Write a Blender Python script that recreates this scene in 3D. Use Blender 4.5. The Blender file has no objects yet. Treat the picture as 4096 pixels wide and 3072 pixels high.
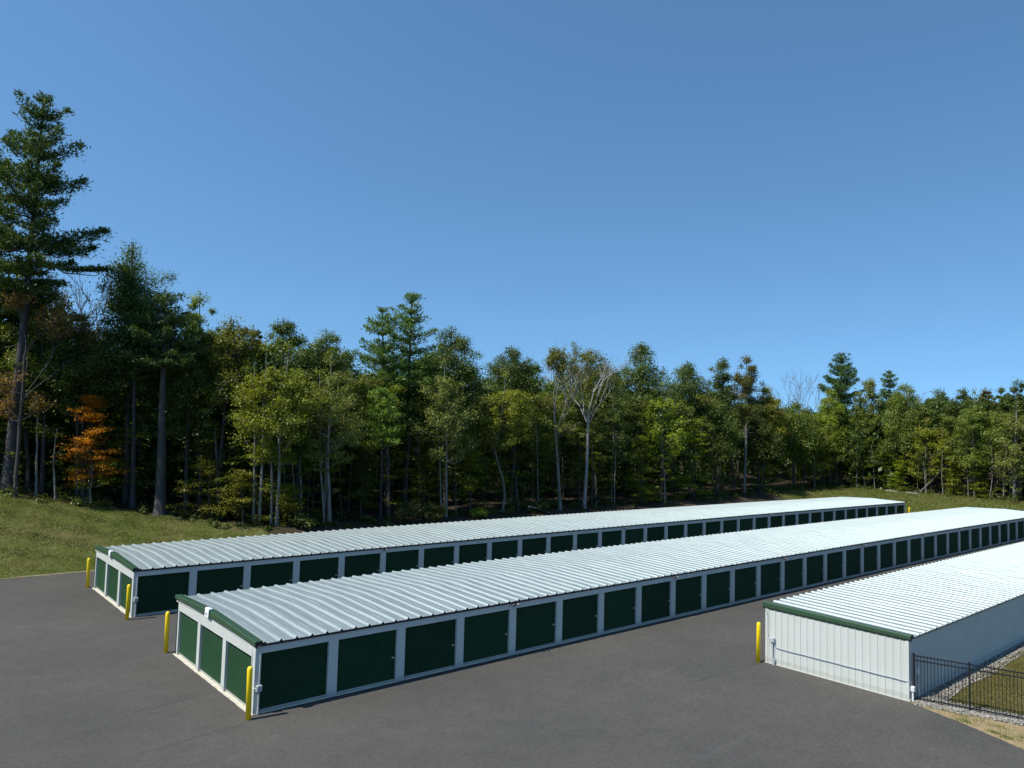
import bpy, math, random
import numpy as np
from mathutils import Matrix, Vector

# ------------------------------------------------------------------ camera, world, sun, exposure
SC = bpy.context.scene
COL = SC.collection
CAM_H, YAW, PITCH, ROLL, FOC = 10.2312, 0.85892, 0.06771, 0.02680, 2941.2
cy, sy, cp, sp = math.cos(YAW), math.sin(YAW), math.cos(PITCH), math.sin(PITCH)
Fv = Vector((cy * cp, sy * cp, sp)); Rv = Vector((sy, -cy, 0)); Uv = Rv.cross(Fv)
R2 = Rv * math.cos(ROLL) + Uv * math.sin(ROLL); U2 = -Rv * math.sin(ROLL) + Uv * math.cos(ROLL)
cam = bpy.data.cameras.new('camera'); camo = bpy.data.objects.new('camera', cam); COL.objects.link(camo)
m = Matrix.Identity(4)
for i in range(3):
    m[i][0], m[i][1], m[i][2] = R2[i], U2[i], -Fv[i]
m[2][3] = CAM_H
camo.matrix_world = m
cam.sensor_width = 36; cam.sensor_fit = 'HORIZONTAL'; cam.lens = FOC * 36 / 4096
cam.clip_start = 0.3; cam.clip_end = 3000
SC.camera = camo

SUN_EL, SUN_AZ = math.radians(53), math.radians(171)
w = bpy.data.worlds.new('World'); SC.world = w; w.use_nodes = True
nt = w.node_tree; nt.nodes.clear()
sky = nt.nodes.new('ShaderNodeTexSky'); sky.sky_type = 'NISHITA'; sky.sun_disc = False
sky.sun_elevation = SUN_EL; sky.sun_rotation = math.radians(90) - SUN_AZ
sky.altitude = 300; sky.air_density = 1.0; sky.dust_density = 0.25; sky.ozone_density = 2.0
bg = nt.nodes.new('ShaderNodeBackground'); bg.inputs['Strength'].default_value = 0.133
wo = nt.nodes.new('ShaderNodeOutputWorld')
tcw = nt.nodes.new('ShaderNodeTexCoord'); mpw = nt.nodes.new('ShaderNodeMapping'); mpw.inputs['Location'].default_value = (0, 0, .17)
nt.links.new(tcw.outputs['Generated'], mpw.inputs[0]); nt.links.new(mpw.outputs[0], sky.inputs[0])
tint = nt.nodes.new('ShaderNodeMixRGB'); tint.blend_type = 'MULTIPLY'; tint.inputs[0].default_value = 1; tint.inputs[2].default_value = (.75, 1.04, 1.12, 1)
nt.links.new(sky.outputs[0], tint.inputs[1]); nt.links.new(tint.outputs[0], bg.inputs[0]); nt.links.new(bg.outputs[0], wo.inputs[0])
sun = bpy.data.lights.new('sun', 'SUN'); sun.energy = 5.0; sun.angle = math.radians(0.53); sun.color = (1.0, 0.95, 0.855)
suno = bpy.data.objects.new('sun', sun); COL.objects.link(suno); suno.location = (-60, 10, 80)
sd = Vector((math.cos(SUN_AZ) * math.cos(SUN_EL), math.sin(SUN_AZ) * math.cos(SUN_EL), math.sin(SUN_EL)))
suno.rotation_euler = sd.to_track_quat('Z', 'Y').to_euler()
SC.view_settings.view_transform = 'Standard'; SC.view_settings.look = 'None'
SC.view_settings.gamma = 1; SC.view_settings.use_curve_mapping = False
SC.view_settings.exposure = 0.32
SC.cycles.max_bounces = 6; SC.cycles.diffuse_bounces = 3; SC.cycles.glossy_bounces = 3
SC.cycles.transmission_bounces = 3; SC.cycles.transparent_max_bounces = 4
SC.cycles.use_adaptive_sampling = True

# ------------------------------------------------------------------ helpers
RNG = np.random.default_rng(7)
QS = 4.567e-5
def zb(x):                                   # the paved yard falls away gently with x
    x = np.asarray(x, float)
    return -QS * np.clip(x - 11, 0, 104) ** 2

TLX = np.array([-60, -30, 0, 8, 14, 19.5, 27, 48, 70, 100, 126, 137.])
TLY = np.array([88, 82, 76.5, 74, 72.5, 69.5, 62.5, 65, 65.5, 66, 67, 63.])
TLZ = np.array([7, 6.3, 4.9, 4.2, 3.2, 2.3, 1.5, 1.1, 1.0, 1.1, 1.7, 2.0])
EDGE = list(zip(TLX.tolist(), TLY.tolist())) + [(138, 52), (132, 34), (126, 15), (118, -10)]
def height(x, y):
    x = np.asarray(x, float); y = np.asarray(y, float)
    yT = np.interp(x, TLX, TLY); zT = np.interp(x, TLX, TLZ); b = zb(x)
    a = (y - 58) / (yT - 58); ac = np.clip(a, 0, 1); s3 = ac * ac * (3 - 2 * ac)
    h1 = np.where(a < 1, b + (zT - b) * (0.6 * ac + .4 * s3), zT + np.minimum((y - yT) * .05, 3))
    xT = np.interp(y, [-10, 15, 34, 52, 63], [118, 126, 132, 138, 137])
    a2 = np.clip((x - 115) / (xT - 115), 0, 1); s2 = a2 * a2 * (3 - 2 * a2)
    h2 = b + (2.0 - b) * s2 + np.where(x > xT, np.minimum((x - xT) * .04, 3), 0)
    return np.where(x > 115, np.maximum(h1, h2), h1)

def wooded(x, y):                            # signed distance past the edge of the woods (positive inside)
    x = np.asarray(x, float); y = np.asarray(y, float)
    poly = EDGE + [(0, -60), (-120, -60), (-120, 95)]
    ins = np.zeros(x.shape, bool); dm = np.full(x.shape, 1e9)
    for i in range(len(poly)):
        (x1, y1), (x2, y2) = poly[i], poly[(i + 1) % len(poly)]
        c = (y1 > y) != (y2 > y)
        if y2 != y1:
            c &= x < (x2 - x1) * (y - y1) / (y2 - y1) + x1
            ins ^= c
        if i < len(EDGE) - 1:
            L2 = (x2 - x1) ** 2 + (y2 - y1) ** 2
            t = np.clip(((x - x1) * (x2 - x1) + (y - y1) * (y2 - y1)) / L2, 0, 1)
            dm = np.minimum(dm, np.hypot(x - x1 - t * (x2 - x1), y - y1 - t * (y2 - y1)))
    return np.where(ins, -dm, dm)

def tag(o, label=None, cat=None, group=None, kind=None):
    if label: o['label'] = label
    if cat: o['category'] = cat
    if group: o['group'] = group
    if kind: o['kind'] = kind
    return o
def empty(name, loc, label=None, cat=None, group=None):
    o = bpy.data.objects.new(name, None); COL.objects.link(o); o.location = loc
    o.empty_display_size = .2
    return tag(o, label, cat, group)
def link(name, me, parent=None, loc=None):
    o = bpy.data.objects.new(name, me); COL.objects.link(o)
    if parent: o.parent = parent
    if loc is not None: o.location = loc
    return o

class MB:                                    # collects faces, builds ONE mesh
    def __init__(s): s.v = []; s.f = []; s.mi = []; s.sm = []
    def add(s, vs, fs, mi=0, smooth=False):
        n = len(s.v); s.v += [tuple(p) for p in vs]
        for f in fs:
            s.f.append(tuple(i + n for i in f)); s.mi.append(mi); s.sm.append(smooth)
    def box(s, a, b, mi=0):
        (x0, y0, z0), (x1, y1, z1) = a, b
        x0, x1 = min(x0, x1), max(x0, x1); y0, y1 = min(y0, y1), max(y0, y1); z0, z1 = min(z0, z1), max(z0, z1)
        s.add([(x0, y0, z0), (x1, y0, z0), (x1, y1, z0), (x0, y1, z0), (x0, y0, z1), (x1, y0, z1), (x1, y1, z1), (x0, y1, z1)],
              [(0, 3, 2, 1), (4, 5, 6, 7), (0, 1, 5, 4), (1, 2, 6, 5), (2, 3, 7, 6), (3, 0, 4, 7)], mi)
    def bbox(s, a, b, c=.01, mi=0):            # box with bevelled vertical and top edges
        (x0, y0, z0), (x1, y1, z1) = a, b
        def ring(z, i): return [(x0 + i, y0 + 0 * i, z), (x1 - i, y0, z), (x1, y0 + i, z), (x1, y1 - i, z), (x1 - i, y1, z), (x0 + i, y1, z), (x0, y1 - i, z), (x0, y0 + i, z)]
        def ins(r, d):
            cx, cyy = (x0 + x1) / 2, (y0 + y1) / 2
            return [(p[0] + (d if p[0] < cx else -d), p[1] + (d if p[1] < cyy else -d), p[2]) for p in r]
        rs = [ins(ring(z0, c), c), ring(z0 + c, c), ring(z1 - c, c), ins(ring(z1, c), c)]
        vs = sum(rs, []); fs = []
        for k in range(3):
            for i in range(8):
                j = (i + 1) % 8; fs.append((k * 8 + i, k * 8 + j, k * 8 + 8 + j, k * 8 + 8 + i))
        fs.append(tuple(range(7, -1, -1))); fs.append(tuple(24 + i for i in range(8)))
        s.add(vs, fs, mi)
    def tube(s, pts, rad, n=8, mi=0, cap=True):
        pts = [Vector(p) for p in pts]
        if not hasattr(rad, '__len__'): rad = [rad] * len(pts)
        vs = []; fs = []
        d0 = (pts[1] - pts[0]).normalized(); t = d0.orthogonal().normalized()
        for k, p in enumerate(pts):
            d = (pts[min(k + 1, len(pts) - 1)] - pts[max(k - 1, 0)]).normalized()
            t = (t - d * t.dot(d)).normalized(); b = d.cross(t)
            for i in range(n):
                a = 2 * math.pi * i / n
                vs.append(p + (t * math.cos(a) + b * math.sin(a)) * rad[k])
        for k in range(len(pts) - 1):
            for i in range(n):
                j = (i + 1) % n; fs.append((k * n + i, k * n + j, k * n + n + j, k * n + n + i))
        s.add(vs, fs, mi, True)
        if cap:
            s.add([vs[i] for i in range(n)], [tuple(range(n - 1, -1, -1))], mi)
            s.add([vs[-n + i] for i in range(n)], [tuple(range(n))], mi)
    def lathe(s, prof, c, n=16, mi=0):         # prof: (radius, z)
        vs = []; fs = []
        for r, z in prof:
            for i in range(n):
                a = 2 * math.pi * i / n; vs.append((c[0] + r * math.cos(a), c[1] + r * math.sin(a), c[2] + z))
        for k in range(len(prof) - 1):
            for i in range(n):
                j = (i + 1) % n; fs.append((k * n + i, k * n + j, k * n + n + j, k * n + n + i))
        fs.append(tuple(range(n - 1, -1, -1))); fs.append(tuple((len(prof) - 1) * n + i for i in range(n)))
        s.add(vs, fs, mi, True)
    def mesh(s, name, mats, origin=(0, 0, 0), warp=False):
        V = np.array(s.v, float)
        if warp: V[:, 2] += zb(V[:, 0])
        V -= np.array(origin)
        me = bpy.data.meshes.new(name); me.from_pydata(V.tolist(), [], s.f)
        for mm in (mats if isinstance(mats, (list, tuple)) else [mats]): me.materials.append(mm)
        me.polygons.foreach_set('material_index', s.mi); me.polygons.foreach_set('use_smooth', s.sm)
        me.update(); return me
    def build(s, name, mats, parent=None, warp=False):
        o = tuple(parent.location) if parent else (0, 0, 0)
        return link(name, s.mesh(name, mats, o, warp), parent)

# ------------------------------------------------------------------ materials
def lin(c): return (c[0], c[1], c[2], 1)
class NT:
    def __init__(s, name):
        s.m = bpy.data.materials.new(name); s.m.use_nodes = True; s.t = s.m.node_tree
        s.b = s.t.nodes['Principled BSDF']; s.out = s.t.nodes['Material Output']
    def n(s, typ, **kw):
        nd = s.t.nodes.new('ShaderNode' + typ)
        for k, v in kw.items():
            if k in nd.inputs: nd.inputs[k].default_value = v
            else: setattr(nd, k, v)
        return nd
    def l(s, a, b): s.t.links.new(a, b)
    def coord(s, scale=(1, 1, 1), which='Object'):
        tc = s.n('TexCoord'); mp = s.n('Mapping'); mp.inputs['Scale'].default_value = scale
        s.l(tc.outputs[which], mp.inputs[0]); return mp.outputs[0]
    def noise(s, co, scale, detail=4, rough=.6):
        nd = s.n('TexNoise'); nd.inputs['Scale'].default_value = scale; nd.inputs['Detail'].default_value = detail
        nd.inputs['Roughness'].default_value = rough; s.l(co, nd.inputs['Vector']); return nd.outputs['Fac']
    def ramp(s, fac, stops):
        r = s.n('ValToRGB'); e = r.color_ramp.elements
        while len(e) < len(stops): e.new(.5)
        for i, (p, c) in enumerate(stops): e[i].position = p; e[i].color = lin(c) if hasattr(c, '__len__') else (c, c, c, 1)
        s.l(fac, r.inputs[0]); return r.outputs[0]
    def mix(s, fac, a, b, typ='MIX'):
        x = s.n('MixRGB', blend_type=typ)
        for sock, v in ((x.inputs[0], fac), (x.inputs[1], a), (x.inputs[2], b)):
            if hasattr(v, 'is_linked'): s.l(v, sock)
            elif hasattr(v, '__len__'): sock.default_value = lin(v)
            else: sock.default_value = v
        return x.outputs[0]
    def bump(s, h, strength=.2, dist=.02):
        b = s.n('Bump'); b.inputs['Strength'].default_value = strength; b.inputs['Distance'].default_value = dist
        s.l(h, b.inputs['Height']); s.l(b.outputs[0], s.b.inputs['Normal'])
    def base(s, c):
        if hasattr(c, 'is_linked'): s.l(c, s.b.inputs['Base Color'])
        else: s.b.inputs['Base Color'].default_value = lin(c)
        return s

def paint(name, c, rough=.5, metal=0., var=.12, scale=1.5, dirt=None, which='Object'):
    t = NT(name); co = t.coord((1, 1, 1), which)
    f = t.noise(co, scale, 5)
    a = [x * (1 - var) for x in c]; b = [min(1, x * (1 + var)) for x in c]
    col = t.ramp(f, [(.3, a), (.7, b)])
    if dirt:
        f2 = t.noise(co, scale * 3.3, 6, .7)
        col = t.mix(t.ramp(f2, [(.55, 0.), (.8, .5)]), col, dirt)
    t.base(col); t.b.inputs['Roughness'].default_value = rough; t.b.inputs['Metallic'].default_value = metal
    return t.m

MAT = {}
MAT['wall'] = paint('white_wall_paint', (.485, .505, .47), .5, 0, .035, .8, (.36, .36, .32))
MAT['green'] = paint('green_door_paint', (.0165, .054, .0245), .5, 0, .08, .7)
def wall_mat():
    t = NT('white_wall_paint'); co = t.coord(); f = t.noise(co, .8, 5); f2 = t.noise(co, 5.5, 5, .75)
    c = t.ramp(f, [(.3, (.465, .485, .45)), (.7, (.50, .52, .485))])
    st = t.noise(t.coord((2.4, 2.4, .12)), 2.2, 5, .7); c = t.mix(t.ramp(st, [(.56, 0.), (.80, .20)]), c, (.33, .335, .30))
    sp = t.n('SeparateXYZ'); t.l(co, sp.inputs[0]); ad = t.n('Math', operation='MULTIPLY_ADD'); t.l(f2, ad.inputs[0]); ad.inputs[1].default_value = -.45; t.l(sp.outputs[2], ad.inputs[2])
    c = t.mix(t.ramp(ad.outputs[0], [(-.06, .30), (.0, 0.)]), c, (.27, .25, .205))      # splashed dirt along the foot
    t.base(c); t.b.inputs['Roughness'].default_value = .5; return t.m
MAT['wall'] = wall_mat()
def door_mat():
    t = NT('green_door_curtain'); co = t.coord()
    oi = t.n('ObjectInfo'); f = t.noise(co, .9, 5, .7)
    c = t.ramp(f, [(.3, (.0150, .047, .020)), (.7, (.0182, .056, .0245))])
    c = t.mix(1.0, c, t.ramp(oi.outputs['Random'], [(0, .82), (1, 1.12)]), 'MULTIPLY')
    d_ = t.noise(t.coord((1, 1, .25)), 5, 6, .7); c = t.mix(t.ramp(d_, [(.58, 0.), (.85, .22)]), c, (.08, .085, .07))
    t.base(c); t.b.inputs['Roughness'].default_value = .55; t.b.inputs['Specular IOR Level'].default_value = .12; return t.m
MAT['green'] = door_mat()
MAT['trim'] = paint('green_trim_paint', (.027, .066, .032), .42, 0, .1, .9, (.07, .065, .03))
MAT['black'] = paint('black_trim_paint', (.012, .012, .014), .5)
MAT['hollow'] = paint('dark_hollow', (.006, .006, .007), .9)
MAT['yellow'] = paint('yellow_bollard_sleeve', (.95, .66, .008), .34, 0, .05, 3, (.42, .30, .06))
MAT['grey'] = paint('grey_electrical_plastic', (.36, .39, .41), .45, 0, .05)
MAT['lamp'] = paint('dull_lamp_housing', (.13, .13, .135), .5)
MAT['pale_pipe'] = paint('pale_grey_conduit', (.60, .62, .61), .4, 0, .05)
MAT['white'] = paint('white_plastic', (.85, .86, .86), .35, 0, .02)
MAT['ink'] = paint('black_ink', (.015, .015, .018), .6)
MAT['iron'] = paint('black_fence_paint', (.005, .005, .007), .5, 0, .2)
MAT['concrete'] = paint('concrete_slab', (.52, .49, .40), .85, 0, .15, 4, (.3, .28, .22))
MAT['bar'] = paint('door_bottom_bar', (.40, .42, .40), .4, .3, .1)
MAT['steel'] = paint('latch_steel', (.55, .55, .53), .35, .8, .1)

def roof_mat():
    t = NT('galvalume_roof')
    co = t.coord((1, 1, 1))
    f = t.noise(co, 14, 3); f2 = t.noise(t.coord((.5, .12, 1)), 2.2, 5, .65)
    c = t.ramp(f, [(.3, (.330, .390, .390)), (.7, (.400, .462, .457))])
    c = t.mix(t.ramp(f2, [(.52, 0.), (.80, .28)]), c, (.25, .285, .285))
    sep = t.n('SeparateXYZ'); t.l(co, sep.inputs[0])
    mt = t.n('Math', operation='MULTIPLY'); t.l(sep.outputs[0], mt.inputs[0]); mt.inputs[1].default_value = 1 / .6096
    fl = t.n('Math', operation='FLOOR'); t.l(mt.outputs[0], fl.inputs[0])
    wn = t.n('TexWhiteNoise', noise_dimensions='1D'); t.l(fl.outputs[0], wn.inputs['W'])
    c = t.mix(1.0, c, t.ramp(wn.outputs['Value'], [(0, .93), (1, 1.0)]), 'MULTIPLY')
    t.base(c); t.b.inputs['Metallic'].default_value = .7
    t.l(t.ramp(f2, [(.3, .51), (.7, .60)]), t.b.inputs['Roughness'])
    t.bump(t.noise(t.coord((1, .25, 1)), 1.3, 2), .35, .02)
    return t.m
MAT['roof'] = roof_mat()

def asphalt_mat():
    t = NT('asphalt')
    co = t.coord((1, 1, 1))
    fine = t.noise(co, 26, 4, .85); mid = t.noise(co, 1.1, 5, .65); big = t.noise(co, .13, 4)
    c = t.ramp(fine, [(.25, (.036, .0345, .0315)), (.5, (.064, .0612, .0560)), (.78, (.120, .115, .106))])
    c = t.mix(1.0, c, t.ramp(mid, [(.28, .91), (.72, 1.08)]), 'MULTIPLY')
    c = t.mix(1.0, c, t.ramp(big, [(.3, (.88, .89, .90)), (.7, (1.20, 1.17, 1.13))]), 'MULTIPLY')
    g2 = t.noise(co, 5.5, 3, .8); c = t.mix(1.0, c, t.ramp(g2, [(.28, .80), (.5, 1.0), (.75, 1.22)]), 'MULTIPLY')
    st = t.noise(t.coord((.12, 1.1, 1)), .9, 6, .7)          # long pale tyre scuffs
    c = t.mix(t.ramp(st, [(.60, 0.), (.74, .34)]), c, (.135, .127, .12))
    dr = t.noise(t.coord((.5, .28, 1)), .8, 4, .6)
    c = t.mix(t.ramp(dr, [(.66, 0.), (.80, .25)]), c, (.045, .045, .045))
    t.base(c); t.b.inputs['Roughness'].default_value = .88; t.b.inputs['Specular IOR Level'].default_value = .3
    t.bump(fine, .35, .01)
    return t.m
MAT['asphalt'] = asphalt_mat()

def ground_mat():
    t = NT('grass_and_forest_floor')
    co = t.coord((1, 1, 1))
    a = t.noise(co, .22, 5, .6); b = t.noise(co, 2.4, 6, .7); d = t.noise(co, 9, 4, .7)
    g = t.ramp(a, [(.3, (.064, .088, .018)), (.5, (.088, .100, .026)), (.68, (.112, .104, .040))])
    g = t.mix(1.0, g, t.ramp(b, [(.25, .65), (.75, 1.3)]), 'MULTIPLY')
    f = t.ramp(d, [(.3, (.026, .021, .014)), (.7, (.070, .056, .038))])
    at = t.n('Attribute', attribute_name='wood')
    ad = t.n('MixRGB', blend_type='ADD'); ad.inputs[0].default_value = .35; t.l(at.outputs['Color'], ad.inputs[1]); t.l(b, ad.inputs[2])
    fac = t.ramp(ad.outputs[0], [(.60, 0.), (.72, 1.)])
    t.base(t.mix(fac, g, f)); t.b.inputs['Roughness'].default_value = .95; t.b.inputs['Specular IOR Level'].default_value = .1
    t.bump(b, .8, .12)
    return t.m
MAT['ground'] = ground_mat()

def dirt_mat():
    t = NT('sandy_dirt'); co = t.coord()
    a = t.noise(co, 2.2, 6, .7); b = t.noise(co, 14, 4, .7)
    c = t.ramp(a, [(.3, (.20, .150, .075)), (.55, (.30, .225, .115)), (.72, (.13, .115, .045))])
    c = t.mix(1.0, c, t.ramp(b, [(.25, .62), (.75, 1.25)]), 'MULTIPLY')
    t.base(c); t.b.inputs['Roughness'].default_value = .95; t.bump(b, .7, .03); return t.m
MAT['dirt'] = dirt_mat()
def lawn_mat():
    t = NT('lawn_turf'); co = t.coord()
    a = t.noise(co, .6, 5, .6); b = t.noise(co, 9, 5, .7)
    c = t.ramp(a, [(.3, (.085, .082, .022)), (.7, (.15, .128, .048))])
    c = t.mix(1.0, c, t.ramp(b, [(.25, .6), (.75, 1.3)]), 'MULTIPLY')
    t.base(c); t.b.inputs['Roughness'].default_value = .95; t.b.inputs['Specular IOR Level'].default_value = .1; t.bump(b, .7, .04); return t.m
MAT['lawn'] = lawn_mat()
def stone_mat():
    t = NT('river_stone'); g = t.n('NewGeometry')
    c = t.ramp(g.outputs['Random Per Island'], [(0, (.085, .082, .074)), (.35, (.165, .157, .14)), (.7, (.24, .22, .185)), (1, (.36, .335, .29))])
    t.base(c); t.b.inputs['Roughness'].default_value = .8; return t.m
MAT['stone'] = stone_mat()

def leaf_mat(name, a, b, trans=.3):
    t = NT('foliage_' + name); t.t.nodes.remove(t.b)
    at = t.n('Attribute', attribute_name='tone')
    c = t.ramp(at.outputs['Fac'], [(0, a), (1, b)])
    df = t.n('BsdfDiffuse'); tr = t.n('BsdfTranslucent'); t.l(c, df.inputs[0])
    tc = t.mix(1.0, c, (1.15, 1.1, .55), 'MULTIPLY'); t.l(tc, tr.inputs[0])
    mx = t.n('MixShader'); mx.inputs[0].default_value = trans
    t.l(df.outputs[0], mx.inputs[1]); t.l(tr.outputs[0], mx.inputs[2])
    gl = t.n('BsdfGlossy'); gl.inputs['Roughness'].default_value = .5; gl.inputs[0].default_value = (.8, .85, .8, 1)
    m2 = t.n('MixShader'); m2.inputs[0].default_value = .03
    t.l(mx.outputs[0], m2.inputs[1]); t.l(gl.outputs[0], m2.inputs[2])
    t.l(m2.outputs[0], t.out.inputs[0]); return t.m
LEAF = {}
for k, a, b in [
    ('pine_dark', (.010, .024, .010), (.042, .064, .022)), ('pine', (.020, .045, .015), (.078, .122, .040)),
    ('pine_light', (.045, .080, .020), (.115, .165, .050)), ('pine_blue', (.016, .040, .024), (.055, .090, .050)),
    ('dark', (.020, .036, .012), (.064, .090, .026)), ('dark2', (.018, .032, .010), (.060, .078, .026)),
    ('mid', (.032, .052, .014), (.095, .118, .030)), ('mid2', (.032, .050, .020), (.095, .115, .045)),
    ('light', (.060, .085, .030), (.150, .180, .070)), ('light2', (.050, .070, .024), (.125, .150, .052)),
    ('olive', (.045, .050, .014), (.115, .112, .030)), ('olive2', (.040, .046, .014), (.098, .102, .030)),
    ('yellow', (.060, .070, .011), (.165, .168, .030)), ('yellow2', (.055, .070, .011), (.135, .148, .030)),
    ('bright', (.060, .085, .010), (.165, .195, .030)), ('greygreen', (.060, .070, .034), (.135, .145, .074)),
    ('oakblue', (.026, .046, .025), (.075, .098, .050)), ('gold', (.070, .066, .010), (.175, .160, .028)),
    ('russet', (.080, .045, .020), (.165, .095, .050)), ('olivebrown', (.036, .038, .016), (.085, .072, .036)),
    ('orange', (.19, .070, .008), (.42, .175, .025)), ('dullyellow', (.045, .050, .011), (.115, .108, .028)),
    ('dullgreen', (.025, .036, .012), (.064, .074, .025)), ('brown', (.05, .042, .03), (.09, .075, .05)),
    ('grass', (.032, .041, .010), (.082, .078, .030)), ('lawn', (.044, .040, .015), (.078, .066, .036))]:
    LEAF[k] = leaf_mat(k, tuple(q * f_ for q, f_ in zip(a, (1.62, 1.70, .78))), tuple(q * f_ for q, f_ in zip(b, (2.08, 2.16, .84))), .42)
def bark(name, a, b):
    t = NT('bark_' + name); co = t.coord((3, 3, .7))
    f = t.noise(co, 2.2, 6, .7); t.base(t.ramp(f, [(.32, a), (.68, b)])); t.b.inputs['Roughness'].default_value = .9
    t.bump(f, .6, .05); return t.m
BARK = {'bark': bark('brown', (.030, .027, .024), (.080, .074, .066)), 'bark_light': bark('light', (.11, .106, .088), (.26, .25, .212)),
        'bone': bark('bleached', (.17, .162, .142), (.33, .315, .28)), 'grey': bark('grey', (.085, .08, .075), (.19, .18, .17)),
        'pine': bark('pine', (.026, .023, .022), (.068, .062, .060))}
# ------------------------------------------------------------------ ground, pavement
def grid_mesh(name, xs, ys, zf, mat, attr=None):
    X, Y = np.meshgrid(xs, ys); Z = zf(X, Y)
    V = np.stack([X, Y, Z], -1).reshape(-1, 3); nx, ny = len(xs), len(ys)
    I = np.arange(nx * ny).reshape(ny, nx)
    Fq = np.stack([I[:-1, :-1], I[:-1, 1:], I[1:, 1:], I[1:, :-1]], -1).reshape(-1, 4)
    me = np_mesh(name, V, Fq, mat)
    if attr is not None:
        a = me.attributes.new('wood', 'FLOAT', 'POINT'); a.data.foreach_set('value', attr(V[:, 0], V[:, 1]).astype(np.float32))
    me.polygons.foreach_set('use_smooth', [True] * len(me.polygons)); return me
def np_mesh(name, V, Fq, mat, tone=None):
    me = bpy.data.meshes.new(name); n, k = Fq.shape
    me.vertices.add(len(V)); me.vertices.foreach_set('co', np.ascontiguousarray(V, np.float32).ravel())
    me.loops.add(n * k); me.loops.foreach_set('vertex_index', np.ascontiguousarray(Fq, np.int32).ravel())
    me.polygons.add(n); me.polygons.foreach_set('loop_start', np.arange(0, n * k, k, dtype=np.int32))
    me.polygons.foreach_set('loop_total', np.full(n, k, np.int32))
    if tone is not None:
        a = me.attributes.new('tone', 'FLOAT', 'FACE'); a.data.foreach_set('value', np.clip(tone, 0, 1).astype(np.float32))
    me.materials.append(mat); me.update(calc_edges=True); me.validate(); return me

xs = np.unique(np.concatenate([np.linspace(-400, -40, 19), np.arange(-40, 150, 1.0), np.linspace(150, 700, 23)]))
ys = np.unique(np.concatenate([np.linspace(-300, -20, 15), np.arange(-20, 52, 4.0), np.arange(52, 92, .8), np.linspace(92, 600, 22)]))
def gz(X, Y):
    Z = height(X, Y)
    drop = np.clip((57.9 - Y) / .8, 0, 1) * np.clip((114 - X) / 1.5, 0, 1)
    edge_noise = .10 * np.sin(X * 1.7 + .6 * Y) * np.sin(Y * 1.3 - X * .4) * np.clip((Y - 58.5) / 3, 0, 1)
    return Z - .08 * drop + edge_noise
g = link('ground', grid_mesh('ground', xs, ys, gz, MAT['ground'], lambda x, y: np.clip(np.maximum(wooded(x, y), np.where((x > 25) & (x < 116), np.minimum(y - 57.5, (x - 25) * .5), -9)) / 2.5 + .45, 0, 1) * .7))
tag(g, kind='structure')

# pavement: a sheet cut along the lawn bed on the right and the grassy bank on the left
pe = [(31.95, 12.28), (31.8, 11.79), (31.52, 10.99), (31.24, 10.17), (30.93, 9.43), (30.61, 8.69), (30.27, 7.92), (29.6, 6.6), (28.4, 4.6), (26, 1.5), (22, -3), (14, -12)]
def fine(pl, n=6, amp=.02):
    out = []
    for (a, b) in zip(pl[:-1], pl[1:]):
        for i in range(n):
            t = i / n; out.append((a[0] + (b[0] - a[0]) * t + RNG.normal(0, amp), a[1] + (b[1] - a[1]) * t + RNG.normal(0, amp)))
    return out + [pl[-1]]
peF = fine(pe)
def pav_strip(mb, bottom, top):                # quads between two x-sorted polylines with equal x
    for i in range(len(bottom) - 1):
        a, b, c, d = bottom[i], bottom[i + 1], top[i + 1], top[i]
        mb.add([(a[0], a[1], 0), (b[0], b[1], 0), (c[0], c[1], 0), (d[0], d[1], 0)], [(0, 1, 2, 3)])
mb = MB()
yb_at = lambda x: np.interp(x, [p[0] for p in reversed(pe)], [p[1] for p in reversed(pe)])
xsL = [-80, -40, -20, -8, 0, 4, 8, 11, 14] + sorted([p[0] for p in peF if 14.2 < p[0] < 31.9]) + [31.98]
xx = [p[0] for p in reversed(peF)]; yy = [p[1] for p in reversed(peF)]
low = [(x, -40 if x < 14 else float(np.interp(x, xx, yy))) for x in xsL]
top = []
for x in xsL:
    top.append((x, 57.75 + .12 * math.sin(x * 1.3) + .07 * math.sin(x * 4.1)))
# finer top edge: a second band
xsT = np.arange(-30, 114.5, .5)
pav_strip(mb, low, [(x, 24.0) for x in xsL])
pav_strip(mb, [(x, 24.0) for x in [-80, -30]], [(-80, 57.6), (-30, 57.6)])
pav_strip(mb, [(x, 24.0) for x in xsT], [(x, 57.72 + .10 * math.sin(x * 1.3) + .06 * math.sin(x * 4.1) + RNG.normal(0, .035)) for x in xsT])
xsR = [31.98] + list(np.arange(34, 114.6, 2.5)) + [114]
pav_strip(mb, [(x, 12.3) for x in xsR], [(x, 24.0) for x in xsR])
p = mb.build('pavement', MAT['asphalt'], None, True); tag(p, kind='structure')

def ribbon(name, pts, wd, z, mat):
    m_ = MB(); pts = [Vector((a, b, 0)) for a, b in pts]
    L = []
    for i, q in enumerate(pts):
        d = (pts[min(i + 1, len(pts) - 1)] - pts[max(i - 1, 0)]).normalized(); nn = Vector((-d.y, d.x, 0)) * wd * (.6 + .8 * random.random())
        L.append((q + nn, q - nn))
    for a, b in zip(L[:-1], L[1:]):
        m_.add([(a[0].x, a[0].y, z), (a[1].x, a[1].y, z), (b[1].x, b[1].y, z), (b[0].x, b[0].y, z)], [(0, 3, 2, 1)])
    o = m_.build(name, mat, None, True); tag(o, kind='structure'); return o
random.seed(4)
MAT['seam'] = paint('asphalt_seam', (.030, .030, .031), .9)
def wob(a, b, n=26, amp=.05):
    return [(a[0] + (b[0] - a[0]) * i / n + random.gauss(0, amp), a[1] + (b[1] - a[1]) * i / n + random.gauss(0, amp)) for i in range(n + 1)]
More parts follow.
